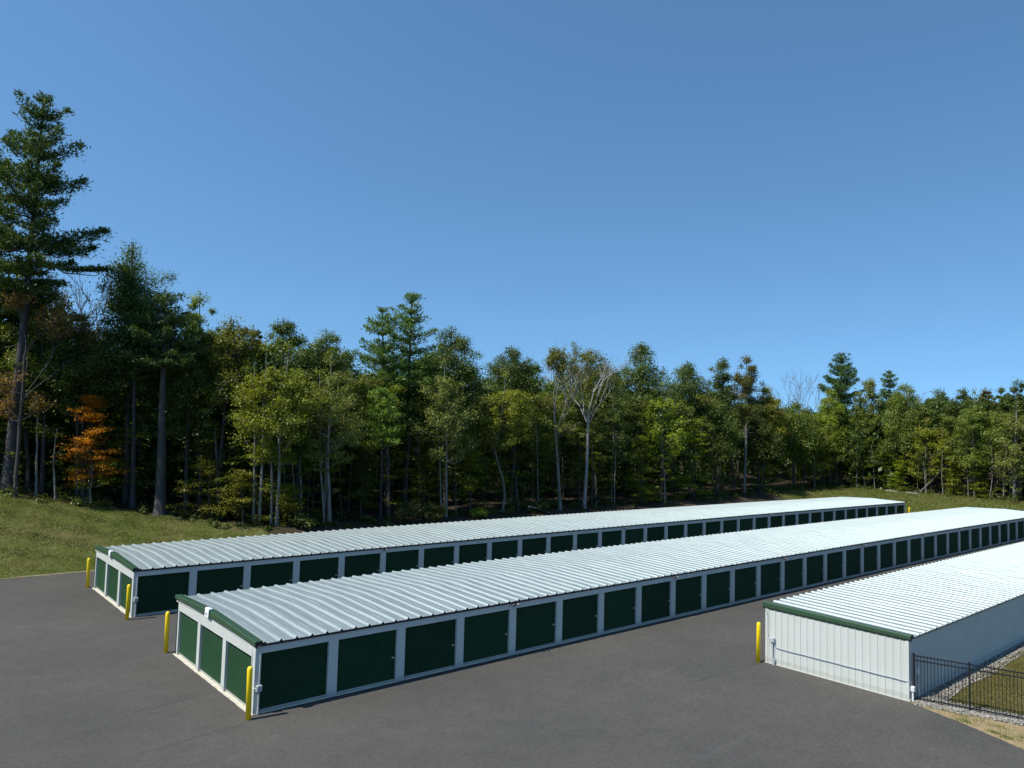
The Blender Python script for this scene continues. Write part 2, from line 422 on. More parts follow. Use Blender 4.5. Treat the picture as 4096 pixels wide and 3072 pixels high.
ribbon('pavement_seam', wob((10.75, 29.4), (7.6, 28.9)), .012, .004, MAT['seam'])
ribbon('pavement_seam', wob((10.3, 25.6), (6.8, 25.2)), .010, .004, MAT['seam'])
ribbon('pavement_seam', wob((31.7, 18.6), (26.5, 18.9)), .008, .004, MAT['seam'])

MAT['sand'] = paint('sandy_edge', (.17, .14, .085), .95, 0, .35, 3, (.07, .075, .03))
def edge_strip():
    m_ = MB(); xs_ = np.arange(-30, 60, .22); lo = 57.68 + RNG.normal(0, .045, len(xs_)) + .06 * np.sin(xs_ * 1.9); hi = 57.88 + np.abs(RNG.normal(0, .12, len(xs_))) + .14 * np.sin(xs_ * .8)
    for i in range(len(xs_) - 1):
        m_.add([(xs_[i], lo[i], .012), (xs_[i + 1], lo[i + 1], .012), (xs_[i + 1], hi[i + 1], .035), (xs_[i], hi[i], .035)], [(0, 1, 2, 3)])
    o = m_.build('sandy_shoulder', MAT['sand'], None, True); tag(o, kind='structure')
edge_strip()
# dirt verge, lawn, gravel bed right of the third building
def poly_sheet(name, pts, z, mat, kind='structure'):
    m_ = MB(); m_.add([(a, b, z) for a, b in pts], [tuple(range(len(pts)))])
    o = m_.build(name, mat, None, True); tag(o, kind=kind); return o
dirt_in = [(33.2, 11.9), (33.2, 9.0), (33.9, 4), (34, -12)]
poly_sheet('dirt_verge', [(p_[0], p_[1]) for p_ in peF[::-1]] + [(31.98, 12.2), (33.2, 12.2)] + [(33.2, 9.0), (33.6, 4), (34, -12)], -.012, MAT['dirt'])
poly_sheet('lawn', [(32.9, 12.24), (32.9, 8), (33.5, 4), (34, -12), (60, -12), (60, 12.24)], -.006, MAT['lawn'])
poly_sheet('lawn', [(60, -12), (114, -12), (114, 12.24), (60, 12.24)], -.25, MAT['lawn'])

# ------------------------------------------------------------------ storage buildings
SH = {}
def door_mesh(wd, ht, axis):                   # corrugated roll-up curtain, along 'x' facing -y or along 'y' facing -x
    m_ = MB(); n = int(ht / .084); prof = []
    for i in range(n):
        z = i * ht / n; s = ht / n
        prof += [(.004, z), (-.004, z + .06 * s), (-.046, z + .14 * s), (-.052, z + .40 * s), (-.040, z + .72 * s), (-.004, z + .96 * s)]
    prof.append((0, ht))
    vs = []
    for d, z in prof:
        for t in (0, wd): vs.append((t, d, z) if axis == 'x' else (d, -t, z))
    m_.add(vs, [(2 * i, 2 * i + 1, 2 * i + 3, 2 * i + 2) for i in range(len(prof) - 1)])
    m_.add([(0, .02, 0), (wd, .02, 0), (wd, .02, ht), (0, .02, ht)] if axis == 'x' else [(.02, 0, 0), (.02, -wd, 0), (.02, -wd, ht), (.02, 0, ht)], [(3, 2, 1, 0)])
    return m_.mesh('door', MAT['green'])
def bar_mesh(wd, axis):
    m_ = MB()
    if axis == 'x': m_.box((0, -.058, .012), (wd, .01, .062)); m_.box((wd * .5 - .06, -.075, .02), (wd * .5 + .06, -.058, .045))
    else: m_.box((-.058, 0, .012), (.01, -wd, .062)); m_.box((-.075, -wd * .5 - .06, .02), (-.058, -wd * .5 + .06, .045))
    return m_.mesh('bottom_bar', MAT['bar'])
def handle_mesh(axis):
    m_ = MB(); m_.box((-.05, -.062, -.035), (.05, -.04, .035)); m_.tube([(.0, -.06, .0), (.0, -.085, .0)], .012, 8)
    m_.tube([(-.055, -.08, .025), (.05, -.08, -.02)], .009, 6); m_.lathe([(.02, -.02), (.026, 0), (.02, .02)], (.06, -.07, -.01), 8)
    if axis == 'y': m_.v = [(y, -x, z) for x, y, z in m_.v]
    return m_.mesh('handle', MAT['steel'])
SH['dx'] = door_mesh(2.65, 2.07, 'x'); SH['dy'] = door_mesh(2.54, 1.94, 'y')
SH['bx'] = bar_mesh(2.65, 'x'); SH['by'] = bar_mesh(2.54, 'y'); SH['hx'] = handle_mesh('x'); SH['hy'] = handle_mesh('y')
_glyph = {}
def text_geo(txt, size):
    if (txt, size) in _glyph: return _glyph[(txt, size)]
    cu = bpy.data.curves.new('txt', 'FONT'); cu.body = txt; cu.size = size; cu.align_x = 'CENTER'; cu.align_y = 'CENTER'; cu.offset = size * .02
    ob = bpy.data.objects.new('txt', cu); COL.objects.link(ob)
    dg = bpy.context.evaluated_depsgraph_get(); me = bpy.data.meshes.new_from_object(ob.evaluated_get(dg))
    r = ([tuple(v.co) for v in me.vertices], [tuple(p_.vertices) for p_ in me.polygons])
    bpy.data.objects.remove(ob); bpy.data.curves.remove(cu); bpy.data.meshes.remove(me)
    _glyph[(txt, size)] = r; return r
def plate(parent, c, num, axis, w_=.165, h_=.07):
    m_ = MB()
    if axis == 'x': m_.box((c[0] - w_ / 2, c[1] - .004, c[2] - h_ / 2), (c[0] + w_ / 2, c[1], c[2] + h_ / 2))
    else: m_.box((c[0] - .004, c[1] - w_ / 2, c[2] - h_ / 2), (c[0], c[1] + w_ / 2, c[2] + h_ / 2))
    vs, fs = text_geo(num, .07)
    if axis == 'x': m_.add([(c[0] + x, c[1] - .0065, c[2] + y) for x, y, z in vs], fs, 1)
    else: m_.add([(c[0] - .0065, c[1] - x, c[2] + y) for x, y, z in vs], fs, 1)
    return m_.build('number_plate', [MAT['white'], MAT['ink']], parent, True)

RIBP = [(-.115, 0), (-.085, .012), (-.028, .072), (.014, .074), (.036, 0), (.135, 0), (.146, .010), (.160, .010), (.171, 0), (.285, 0), (.296, .010), (.310, .010), (.321, 0)]
def roof_sheet(root, x0, x1, y0, y1, zf, ny):
    m_ = MB(); px = []
    k = 0; x = x0 + .32
    px.append((x0 + .02, 0)); 
    while x < x1 - .1:
        for dx, dz in RIBP:
            if x + dx < x1: px.append((x + dx, dz))
        x += .6096
    px.append((x1, 0))
    yl = np.linspace(y0, y1, ny)
    rr = np.random.default_rng(3)
    # slight oil-canning of the sheets
    ph = rr.uniform(0, 6.28, 400)
    vs = []
    for j, y in enumerate(yl):
        for i, (x, dz) in enumerate(px):
            kk = int((x - x0) / .6096)
            wv = .006 * math.sin(y * 1.9 + ph[kk % 400]) * math.sin(math.pi * (j / (ny - 1))) + .0035 * math.sin(y * 4.3 + ph[(kk * 7) % 400])
            vs.append((x + (.010 * math.sin(y * 1.5 + ph[(kk * 3) % 400]) if 0 < j < ny - 1 else 0), y, zf(y) + dz + wv))
    n = len(px)
    m_.add(vs, [(j * n + i, j * n + i + 1, j * n + n + i + 1, j * n + n + i) for j in range(ny - 1) for i in range(n - 1)], 0, False)
    return m_.build('roof', MAT['roof'], root, True)
def rake_trim(root, x, sgn, y0, y1, zf, name='gable_trim'):
    prof = [(.20, .015), (.185, .125), (-.07, .135), (-.10, .105), (-.10, -.02), (-.012, -.13), (-.006, -.13), (-.006, .015)]
    yl = np.linspace(y0, y1, 25); m_ = MB(); n = len(prof); vs = []
    for y in yl:
        for a, b in prof: vs.append((x + sgn * a, y, zf(y) + b if b > 0 else 2.475 + b + .55 * (zf(y) - 2.475)))
    m_.add(vs, [(j * n + i, j * n + (i + 1) % n, j * n + n + (i + 1) % n, j * n + n + i) for j in range(24) for i in range(n)])
    o = m_.build(name, MAT['trim'], root, True)
    c = MB()  # black end faces stand for the shade inside the open, hollow trim
    for y, d in ((y0, -1), (y1, 1)):
        c.add([(x + sgn * (a * .93 + .004), y + d * .003, zf(y) + b * .93) for a, b in prof], [tuple(range(n))])
        c.box((x + sgn * .0, y + d * .003, zf(y) - .005), (x + sgn * .16, y + d * .03, zf(y) + .02))
    fix_child(c.build('trim_end_shade', MAT['black'], o, True), root)
    return o

def unit_building(name, label, xa, ya, W, nb, ends, first, number0, lamps):
    root = empty(name, (xa, ya, 0), label, 'storage building', 'long rows of storage units')
    PB = 3.048; L = nb * PB + .06; x1 = xa + L; ym = ya + W / 2; D = .13
    def zr(y):
        t = abs(y - ym) / (W / 2 + .1); t = math.sqrt(t * t + .0025)
        return 2.475 + .165 * (1 - t)
    # frame of posts and header along the front, with returns into the openings
    m_ = MB(); edges = []
    for k in range(nb):
        edges.append((xa + .225 + k * PB, xa + .225 + k * PB + 2.65))
    xs_ = [xa] + [e for ab in edges for e in ab] + [x1]
    for k in range(nb + 1):
        m_.box((xs_[2 * k], ya, 0), (xs_[2 * k + 1], ya + D, 2.115))
    for k in range(nb):
        a, b = xs_[2 * k + 1], xs_[2 * k + 2]
        m_.box((a, ya + .0, 2.115), (b, ya + D, 2.40))
    for k in range(nb + 1):
        m_.box((xs_[2 * k], ya - .0015, 2.1165), (xs_[2 * k + 1], ya + D, 2.40))
    # gable end with three openings
    e = sorted(ends); prev = ya + D
    for (a, b) in e:
        m_.box((xa, prev, 0), (xa + D, a, 1.97)); prev = b
    m_.box((xa, prev, 0), (xa + D, ya + W, 1.97))
    yl = np.linspace(ya + D, ya + W, 19)
    for a, b in zip(yl[:-1], yl[1:]):
        za, zb_ = zr(a) - .03, zr(b) - .03
        m_.add([(xa, a, 1.97), (xa, b, 1.97), (xa, b, zb_), (xa, a, za), (xa + D, a, 1.97), (xa + D, b, 1.97), (xa + D, b, zb_), (xa + D, a, za)],
               [(0, 3, 2, 1), (4, 5, 6, 7), (0, 1, 5, 4), (3, 7, 6, 2)])
    m_.box((xa, ya + D, 1.97), (xa + .002, ya + D + .001, 2.3))
    # rear wall and far end
    xl = list(np.linspace(xa, x1, 40))
    for a, b in zip(xl[:-1], xl[1:]): m_.box((a, ya + W - .1, 0), (b, ya + W, 2.42))
    yl = np.linspace(ya + D, ya + W - .1, 15)
    for a, b in zip(yl[:-1], yl[1:]):
        m_.add([(x1, a, 0), (x1, b, 0), (x1, b, zr(b) - .03), (x1, a, zr(a) - .03)], [(0, 1, 2, 3)])
    for k in range(1, nb):
        for xx_ in (xs_[2 * k], xs_[2 * k + 1]): m_.box((xx_ - .004, ya - .006, 2.117), (xx_ + .004, ya - .0015, 2.395))
    for (a, b) in e:
        for yy_ in (a, b):
            if ya + .4 < yy_ < ya + W - .4: m_.box((xa - .004, yy_ - .004, 1.975), (xa, yy_ + .004, 2.34))
    m_.build('wall', MAT['wall'], root, True)
    # slab
    s_ = MB()
    for k in range(nb):
        s_.box((xs_[2 * k + 1] + .002, ya - .012, -.05), (xs_[2 * k + 2] - .002, ya + .5, .045))
    pts = np.linspace(ya - .03, ya + W + .06, 46)
    wv = .085 + RNG.normal(0, .008, 46)
    for i in range(45):
        a, b = pts[i], pts[i + 1]
        s_.add([(xa - wv[i], a, -.05), (xa - wv[i + 1], b, -.05), (xa - wv[i + 1] + .01, b, .022), (xa - wv[i] + .01, a, .022), (xa + .5, a, .03), (xa + .5, b, .03)],
               [(0, 1, 2, 3)[::-1], (3, 2, 5, 4)[::-1]])
    s_.build('slab', MAT['concrete'], root, True)
    i_ = MB()                                    # black box paints the unlit inside behind the curtains
    i_.box((xa + .35, ya + .35, .05), (x1 - .2, ya + W - .25, 2.3)); i_.build('unlit_interior', MAT['hollow'], root, True)
    # doors
    for k in range(nb):
        x = xs_[2 * k + 1]; zc = float(zb(x + 1.3))
        d = link('door', SH['dx'], root, (x - xa, D + .02, .05 + zc))
        link('bottom_bar', SH['bx'], d, (0, 0, 0))
        if k > 0 or first: link('handle', SH['hx'], d, (2.53, 0, .93))
        if k > 0: plate(root, ((x + x + 2.65) / 2 + .03, ya, 2.165), str(number0 + k), 'x')
    for j, (a, b) in enumerate(sorted(ends, reverse=True)):
        d = link('door', SH['dy'], root, (D + .02, b - ya - .002, .04)); d.scale = (1, (b - a - .004) / 2.54, 1)
        link('bottom_bar', SH['by'], d)
        plate(root, (xa, (a + b) / 2 + .05, 2.025), str(number0 - 3 + j), 'y', .15, .065)
    roof_sheet(root, xa - .02, x1 + .12, ya - .10, ya + W + .10, zr, 21)
    t = rake_trim(root, xa, 1, ya - .16, ya + W + .12, zr)
    t2 = rake_trim(root, x1 + .02, -1, ya - .12, ya + W + .12, zr)
    # black eave trim; black plates paint the shade inside the open rib ends
    b_ = MB(); n = int(L / 1.2)
    xl = np.linspace(xa + .19, x1 + .05, n)
    for a, c in zip(xl[:-1], xl[1:]):
        b_.box((a, ya - .085, 2.405), (c, ya + .02, 2.462)); b_.box((a, ya - .045, 2.372), (c, ya - .003, 2.4035))
    x = xa + .30
    while x < x1:
        b_.add([(x - .055, ya - .095, 2.462), (x + .046, ya - .095, 2.462), (x + .018, ya - .095, 2.535), (x - .018, ya - .095, 2.535)], [(0, 1, 2, 3)])
        x += .6096
    b_.build('eave_trim', MAT['black'], root, True)
    for k in lamps:
        x = xa + .225 + k * PB - .16; f = MB(); f.box((x - .05, ya - .075, 2.30), (x + .05, ya - .047, 2.37))
        fl = f.build('floodlight', MAT['black'], root, True)
        for s in (-1, 1):
            h_ = MB(); h_.tube([(x + s * .09, ya - .05, 2.36), (x + s * .16, ya - .19, 2.30)], [.035, .065], 10); h_.v = [(a, b, c) for a, b, c in h_.v]
            o = h_.build('lamp_head', MAT['lamp'], fl, True); o.matrix_parent_inverse = Matrix.Identity(4)
            o.data.transform(Matrix.Translation(Vector((fl.location)) * 1)); fix_child(o, root)
    # white box lamp hung over the trim at the gable
    return root, zr
def fix_child(o, root):                          # mesh was built in world space: move it into its grandparent's frame
    o.data.transform(Matrix.Translation(-Vector(root.location)))

def sign_light(root, xa, y, zt, words):
    m_ = MB(); w2 = .21
    prof = [(.035, zt + .165), (.035, zt + .195), (-.10, zt + .215), (-.135, zt + .19), (-.150, zt - .12), (-.135, zt - .12), (-.118, zt + .16)]
    n = len(prof); vs = [(xa + a, y + w2, b) for a, b in prof] + [(xa + a, y - w2, b) for a, b in prof]
    m_.add(vs, [tuple(range(n)), tuple(range(2 * n - 1, n - 1, -1))] + [(i, n + i, n + (i + 1) % n, (i + 1) % n) for i in range(n)])
    for txt, sz, dz in words:
        tv, tf = text_geo(txt, sz); m_.add([(xa - .1475 - .004 + .048 * (dz + yy_) , y - xx_, zt + dz + yy_) for xx_, yy_, z in tv], tf, 1)
    o = m_.build('gable_sign_light', [MAT['white'], MAT['ink']], root, True)
    b_ = MB(); b_.box((xa - .09, y - .12, zt - .20), (xa - .002, y + .05, zt - .135)); b_.build('bracket', MAT['grey'], root, True)

def arc(p0, c, p1, n=6):
    return [tuple((1 - t) ** 2 * a + 2 * t * (1 - t) * b + t * t * d for a, b, d in zip(p0, c, p1)) for t in [i / n for i in range(n + 1)]]

E2 = [(26.509, 29.086), (29.427, 32.046), (32.36, 34.857)]
E1 = [(43.258, 45.78), (46.152, 48.779), (49.121, 51.6)]
b2, zr2 = unit_building('storage_building', 'middle long storage building with green roll-up doors, nearest and fully visible front', 10.83, 26.19, 8.93, 33, E2, False, 203, (4, 8, 12, 16, 20, 23, 27))
b1, zr1 = unit_building('storage_building', 'rearmost long storage building with green roll-up doors, beside the grassy bank', 10.93, 43.0, 8.85, 33, E1, False, 303, (5, 13, 21, 29))
sign_light(b2, 10.83, 30.98, zr2(30.98), [('SafeSite', .085, -.005), ('lighting', .05, -.075)])
sign_light(b1, 10.93, 47.88, zr1(47.88), [('SafeSite', .085, -.005), ('lighting', .05, -.075)])
# conduit, junction box and riser at the near corner of each unit building
def corner_kit(root, xa, ya, W, zr, runs):
    c = MB()
    pl = [(xa - .022, y, zr(y) - .16 - .02 * math.sin(y * 2.1) * runs) for y in np.linspace(ya + W - .02, ya + .55, 24)]
    if runs == 0: pl = pl + arc(pl[-1], (xa - .022, ya + .30, zr(ya + .3) - .16), (xa - .022, ya + .26, 1.95), 6) + [(xa - .022, ya + .25, 1.05), (xa - .022, ya + .2, .93), (xa - .022, ya + .02, .92), (xa + .06, ya - .03, .92)]
    else: pl = pl + [(xa - .022, ya + .05, 2.30), (xa + .03, ya - .022, 2.30), (xa + .14, ya - .022, 2.30), (xa + .175, ya - .022, 2.22), (xa + .175, ya - .022, 1.0)]
    c.tube(pl, .013, 6)
    c.tube([(xa - .022, ya + W + .06, pl[0][2] + .01), (xa - .022, ya + W - .05, pl[0][2])], .024, 6)
    c.tube([(xa + .17, ya - .03, 2.40), (xa + .17, ya - .03, 2.3), (xa + .165, ya - .03, 1.03)], .014, 6)
    c.build('conduit', MAT['pale_pipe'], root, True)
    j = MB(); j.bbox((xa + .05, ya - .13, .80), (xa + .27, ya - .003, 1.04), .03); j.build('junction_box', MAT['grey'], root, True)
    r = MB(); r.tube([(xa + .165, ya - .055, .80), (xa + .165, ya - .055, .01)], .030, 10); r.tube([(xa + .165, ya - .055, .26), (xa + .165, ya - .055, .01)], .040, 10)
    r.tube([(xa + .165, ya - .055, .10), (xa + .165, ya - .055, .06)], .048, 10); r.build('riser_pipe', MAT['grey'], root, True)
corner_kit(b2, 10.83, 26.19, 8.93, zr2, 0)
corner_kit(b1, 10.93, 43.0, 8.85, zr1, 1)

# third building: plain ribbed siding, single pitch
def siding(m_, p0, p1, z0, ztop, nrm, pitch=.305, rib=.026):
    d = Vector((p1[0] - p0[0], p1[1] - p0[1], 0)); Ln = d.length; d /= Ln; nn = Vector(nrm)
    t = 0; pr_ = [(0, 0)]
    while t < Ln - .12:
        pr_ += [(t + .10, 0), (t + .118, rib), (t + .150, rib), (t + .168, 0)]
        for q in (.215, .255): pr_ += [(t + q - .012, 0), (t + q, .006), (t + q + .012, 0)]
        t += pitch
    pr_ = [q for q in pr_ if q[0] < Ln] + [(Ln, 0)]
    vs = []
    for s, o in pr_:
        q = Vector((p0[0], p0[1], 0)) + d * s + nn * o
        vs += [(q.x, q.y, z0), (q.x, q.y, ztop(s))]
    m_.add(vs, [(2 * i, 2 * i + 2, 2 * i + 3, 2 * i + 1) for i in range(len(pr_) - 1)])
X3, Y3, W3, L3 = 32.0, 12.27, 6.23, 79.5
b3 = empty('storage_building', (X3, Y3, 0), 'windowless pale metal storage building with ribbed end wall behind the black fence', 'storage building', 'long rows of storage units')
zr3 = lambda y: 2.475 + .16 * (y - 12.14) / 6.5
m_ = MB()
siding(m_, (X3, Y3 + W3), (X3, Y3), 0.0, lambda s: zr3(Y3 + W3 - s) - .03, (-1, 0, 0))
siding(m_, (X3, Y3), (X3 + L3, Y3), 0.0, lambda s: zr3(Y3) - .03, (0, -1, 0))
siding(m_, (X3 + L3, Y3 + W3), (X3, Y3 + W3), 0.0, lambda s: zr3(Y3 + W3) - .03, (0, 1, 0))
m_.add([(X3 + L3, Y3, 0), (X3 + L3, Y3 + W3, 0), (X3 + L3, Y3 + W3, zr3(Y3 + W3) - .03), (X3 + L3, Y3, zr3(Y3) - .03)], [(0, 1, 2, 3)])
m_.build('wall', MAT['wall'], b3, True)
c_ = MB(); c_.box((X3 - .032, Y3 - .032, 0), (X3 + .09, Y3 + .09, 2.42)); c_.box((X3 - .032, Y3 + W3 - .09, 0), (X3 + .09, Y3 + W3 + .032, 2.58)); c_.build('corner_trim', MAT['wall'], b3, True)
roof_sheet(b3, X3 - .02, X3 + L3 + .1, Y3 - .10, Y3 + W3 + .12, zr3, 13)
rake_trim(b3, X3, 1, Y3 - .13, Y3 + W3 + .14, zr3)
e_ = MB(); xl = np.linspace(X3 + .2, X3 + L3, 60)
for a, b in zip(xl[:-1], xl[1:]): e_.box((a, Y3 - .085, 2.418), (b, Y3 - .004, 2.458))
e_.build('eave_trim', MAT['black'], b3, True)
s_ = MB(); xl = np.linspace(X3 - .05, X3 + L3, 60)
for a, b in zip(xl[:-1], xl[1:]): s_.box((a, Y3 - .075, -.1), (b, Y3 + .05, .075))
s_.box((X3 - .06, Y3 + .055, -.1), (X3 + .05, Y3 + W3 + .05, .02)); s_.build('slab', MAT['wall'], b3, True)
c_ = MB()
c_.tube([(X3 - .05, Y3 + W3 + .03, 2.50), (X3 - .055, Y3 + W3 - .05, 2.32), (X3 - .055, Y3 + W3 - .10, 2.12), (X3 - .055, Y3 + W3 - .105, 1.38), (X3 - .06, Y3 + W3 - .16, 1.20), (X3 - .07, Y3 + W3 - .26, 1.12)], .014, 6)
run = [(X3 - .05, 18.12, .98), (X3 - .05, 18.08, .87), (X3 - .05, 17.95, .80)] + [(X3 - .05, y, .775 + (17.8 - y) * .002 + .006 * math.sin(y * 5)) for y in np.arange(17.8, 12.4, -.305)] + [(X3 - .05, 12.32, .78), (X3 - .03, 12.22, .78), (X3 + .08, 12.20, .74), (X3 + .12, 12.19, .58)]
c_.tube(run, .017, 6)
for y in np.arange(17.77, 12.4, -.305): c_.tube([(X3 - .028, y, .772), (X3 - .072, y, .772)], .028, 6)
c_.build('conduit', MAT['grey'], b3, True)
j = MB(); j.bbox((X3 - .18, 18.03, .99), (X3 - .03, 18.27, 1.22), .03); j.build('junction_box', MAT['grey'], b3, True)
j = MB(); j.bbox((X3 + .03, 12.07, .38), (X3 + .19, 12.22, .60), .025); j.build('junction_box', MAT['pale_pipe'], b3, True)
j = MB(); j.tube([(X3 - .085, 18.15, 1.0), (X3 - .085, 18.11, .0)], .042, 10); j.tube([(X3 - .085, 18.13, .4), (X3 - .085, 18.11, .0)], .052, 10); j.tube([(X3 - .12, 18.05, .27), (X3 - .12, 18.05, 0)], .05, 10); j.build('riser_pipe', MAT['grey'], b3, True)
j = MB(); j.tube([(X3 + .11, 12.15, .40), (X3 + .11, 12.15, 0)], .04, 10); j.tube([(X3 + .11, 12.15, .18), (X3 + .11, 12.15, .13)], .047, 10); j.build('riser_pipe', MAT['pale_pipe'], b3, True)
j = MB(); j.box((X3 + .62, 12.15, .95), (X3 + .78, 12.235, 1.22)); j.tube([(X3 + .70, 12.19, .95), (X3 + .70, 12.18, .55), (X3 + .75, 12.14, .3), (X3 + .72, 12.12, .02)], .012, 6); j.build('meter_box', MAT['white'], b3, True)

# ------------------------------------------------------------------ bollards
def bollard(x, y, label):
    o = empty('bollard', (x, y, float(zb(x))), label, 'bollard', 'yellow bollards at the building corners')
    o.rotation_euler = (.012 * math.sin(x * 7 + y), .012 * math.cos(y * 5), 0)
    s = MB(); r = .093
    s.lathe([(r, 0), (r, 1.70), (r * .985, 1.74), (r * .90, 1.775), (r * .70, 1.808), (r * .40, 1.826), (.004, 1.832)], (x, y, float(zb(x))), 20)
    s.build('sleeve', MAT['yellow'], o)
    f = MB(); f.lathe([(.102, -.02), (.102, .004), (.094, .008)], (x, y, float(zb(x))), 20); f.build('footing', MAT['asphalt'], o)
bollard(10.65, 52.15, 'leftmost yellow bollard, at the grass-side corner of the rearmost building')
bollard(10.62, 42.58, 'yellow bollard at the near corner of the rearmost building')
bollard(10.56, 35.57, 'yellow bollard at the left corner of the middle building')
bollard(10.55, 25.88, 'nearest yellow bollard, at the front corner of the middle building')
bollard(31.66, 18.72, 'yellow bollard beside the windowless building with the ribbed wall')
bollard(111.9, 42.6, 'tiny far yellow bollard at the distant end of the rearmost building')

# ------------------------------------------------------------------ fence
f0 = Vector((32.28, 12.16, 0)); fd = Vector((.285, -.9585, 0)); SP = 1.895
fe = empty('fence', tuple(f0), 'black metal picket fence starting at the corner of the windowless building', 'fence')
def fp(t, z): q = f0 + fd * t; return (q.x, q.y, z)
def bar(mb_, t0, t1, z0, z1, th):
    nrm = Vector((fd.y, -fd.x, 0)) * th / 2; a = f0 + fd * t0; b = f0 + fd * t1
    vs = [(a + nrm), (b + nrm), (b - nrm), (a - nrm)]
    mb_.add([(q.x, q.y, z0) for q in vs] + [(q.x, q.y, z1) for q in vs], [(0, 3, 2, 1), (4, 5, 6, 7), (0, 1, 5, 4), (1, 2, 6, 5), (2, 3, 7, 6), (3, 0, 4, 7)])
for k in range(4):
    q = MB(); bar(q, k * SP - .036, k * SP + .036, -.1, 1.815, .072)
    po = q.build('post', MAT['iron'], fe)
    q = MB(); bar(q, k * SP - .042, k * SP + .042, 1.815, 1.832, .084); bar(q, k * SP - .026, k * SP + .026, 1.832, 1.846, .052)
    cpo = q.build('post_cap', MAT['iron'], None); cpo.parent = po; cpo.data.transform(Matrix.Translation(-f0))
    if k < 3:
        for z in (1.753, 1.575, .10):
            q = MB(); bar(q, k * SP + .0365, (k + 1) * SP - .0365, z - .021, z + .021, .036); q.build('rail', MAT['iron'], fe)
pk = MB(); bar(pk, -.0115, .0115, .0, 1.732, .021); pm = pk.mesh('picket', MAT['iron'], tuple(f0))
for k in range(3):
    for i in range(1, 16):
        o = link('picket', pm, fe); v = fd * (k * SP + i * SP / 16); o.location = (v.x, v.y, .0)

# ------------------------------------------------------------------ gravel stones, turf, grass
def stones(name, P, smin, smax, mat, seed):
    r = np.random.default_rng(seed)
    t = (1 + 5 ** .5) / 2
    iv = np.array([(-1, t, 0), (1, t, 0), (-1, -t, 0), (1, -t, 0), (0, -1, t), (0, 1, t), (0, -1, -t), (0, 1, -t), (t, 0, -1), (t, 0, 1), (-t, 0, -1), (-t, 0, 1)]); iv /= np.linalg.norm(iv[0])
    fi = np.array([(0, 11, 5), (0, 5, 1), (0, 1, 7), (0, 7, 10), (0, 10, 11), (1, 5, 9), (5, 11, 4), (11, 10, 2), (10, 7, 6), (7, 1, 8), (3, 9, 4), (3, 4, 2), (3, 2, 6), (3, 6, 8), (3, 8, 9), (4, 9, 5), (2, 4, 11), (6, 2, 10), (8, 6, 7), (9, 8, 1)])
    n = len(P); s = r.uniform(smin, smax, (n, 1, 1)) * r.uniform(.6, 1.35, (n, 1, 3)); s[:, :, 2] *= .65
    V = iv[None] * s * (1 + r.normal(0, .12, (n, 12, 1)))
    a = r.uniform(0, 6.28, n); ca, sa = np.cos(a)[:, None], np.sin(a)[:, None]
    V = np.stack([V[..., 0] * ca - V[..., 1] * sa, V[..., 0] * sa + V[..., 1] * ca, V[..., 2]], -1) + P[:, None, :]
    Fq = (fi[None] + (np.arange(n) * 12)[:, None, None]).reshape(-1, 3)
    o = link(name, np_mesh(name, V.reshape(-1, 3), Fq, mat)); o.data.polygons.foreach_set('use_smooth', [True] * len(o.data.polygons)); return o
def bed_points(n, r):
    # band under the fence and strip along the wall
    t = r.uniform(-.05, 6.2, n); off = r.normal(-.03, .28, n).clip(-.62, .55)
    A = np.stack([32.28 + .285 * t + off * .9585 + .12, 12.16 - .9585 * t + off * .285], -1)
    x = 32.1 + (r.uniform(0, 1, n) ** 1.5) * 45; y = 12.17 - np.abs(r.normal(0, .42, n)).clip(0, .75 + .08 * np.sin(x))
    B = np.stack([x, y], -1)
    return A, B
r = np.random.default_rng(5); A, B = bed_points(6500, r)
P = np.concatenate([A, B[:6500]]); P = P[P[:, 1] < 12.19]; keep = ~((P[:, 0] < 32.0 + .28 * 0) & (P[:, 1] > 12.0)); P = P[keep]
P = np.concatenate([P, zb(P[:, 0])[:, None] + r.uniform(-.005, .03, (len(P), 1))], 1)
tag(stones('gravel', P, .022, .058, MAT['stone'], 6), 'pale river stones bedded along the fence and the shaded wall', 'gravel', None, 'stuff')

def blades(name, P, h0, h1, wd, mat, seed, tone0=.5, parent=None, vary=None):
    r = np.random.default_rng(seed); n = len(P); a = r.uniform(0, 6.28, n); hgt = r.uniform(h0, h1, n) ; w_ = r.uniform(.6, 1.3, n) * wd
    d = np.stack([np.cos(a), np.sin(a), 0 * a], -1) * w_[:, None]
    lean = r.normal(0, .45, (n, 2)) * hgt[:, None]
    T = P + np.concatenate([lean, hgt[:, None]], 1)
    V = np.stack([P - d, P + d, T], 1).reshape(-1, 3)
    Fq = np.arange(3 * n).reshape(n, 3)
    tone = r.normal(tone0, .2, n) + (vary if vary is not None else 0)
    return link(name, np_mesh(name, V, Fq, mat, tone), parent)
r = np.random.default_rng(11)
n = 130000
gx = r.uniform(-9, 30, n); gy = 57.9 + r.uniform(0, 1, n) ** .9 * 18; k = (wooded(gx, gy) < .8) & (gy < 60.5 + (29 - gx) * .9 + r.normal(0, .6, n)); gx, gy = gx[k], gy[k]
pat = np.sin(gx * .7 + 1.3 * np.sin(gy * .5)) * np.sin(gy * .9 + gx * .3) + .6 * np.sin(gx * 2.3 + gy) * np.sin(gy * 2.9 - gx * 1.1)
o = blades('bank_grass', np.stack([gx, gy, gz(gx, gy) - .02], -1), .04, .14, .026, LEAF['grass'], 12, .5, None, .24 * pat)
tag(o, 'rough green and brown grass on the bank left of the rearmost building', 'grass', None, 'stuff')
n = 60000
gx = r.uniform(112, 139, n); gy = r.uniform(14, 66, n); k = (wooded(gx, gy) < 1.0) & (gx > 114.3); gx, gy = gx[k], gy[k]
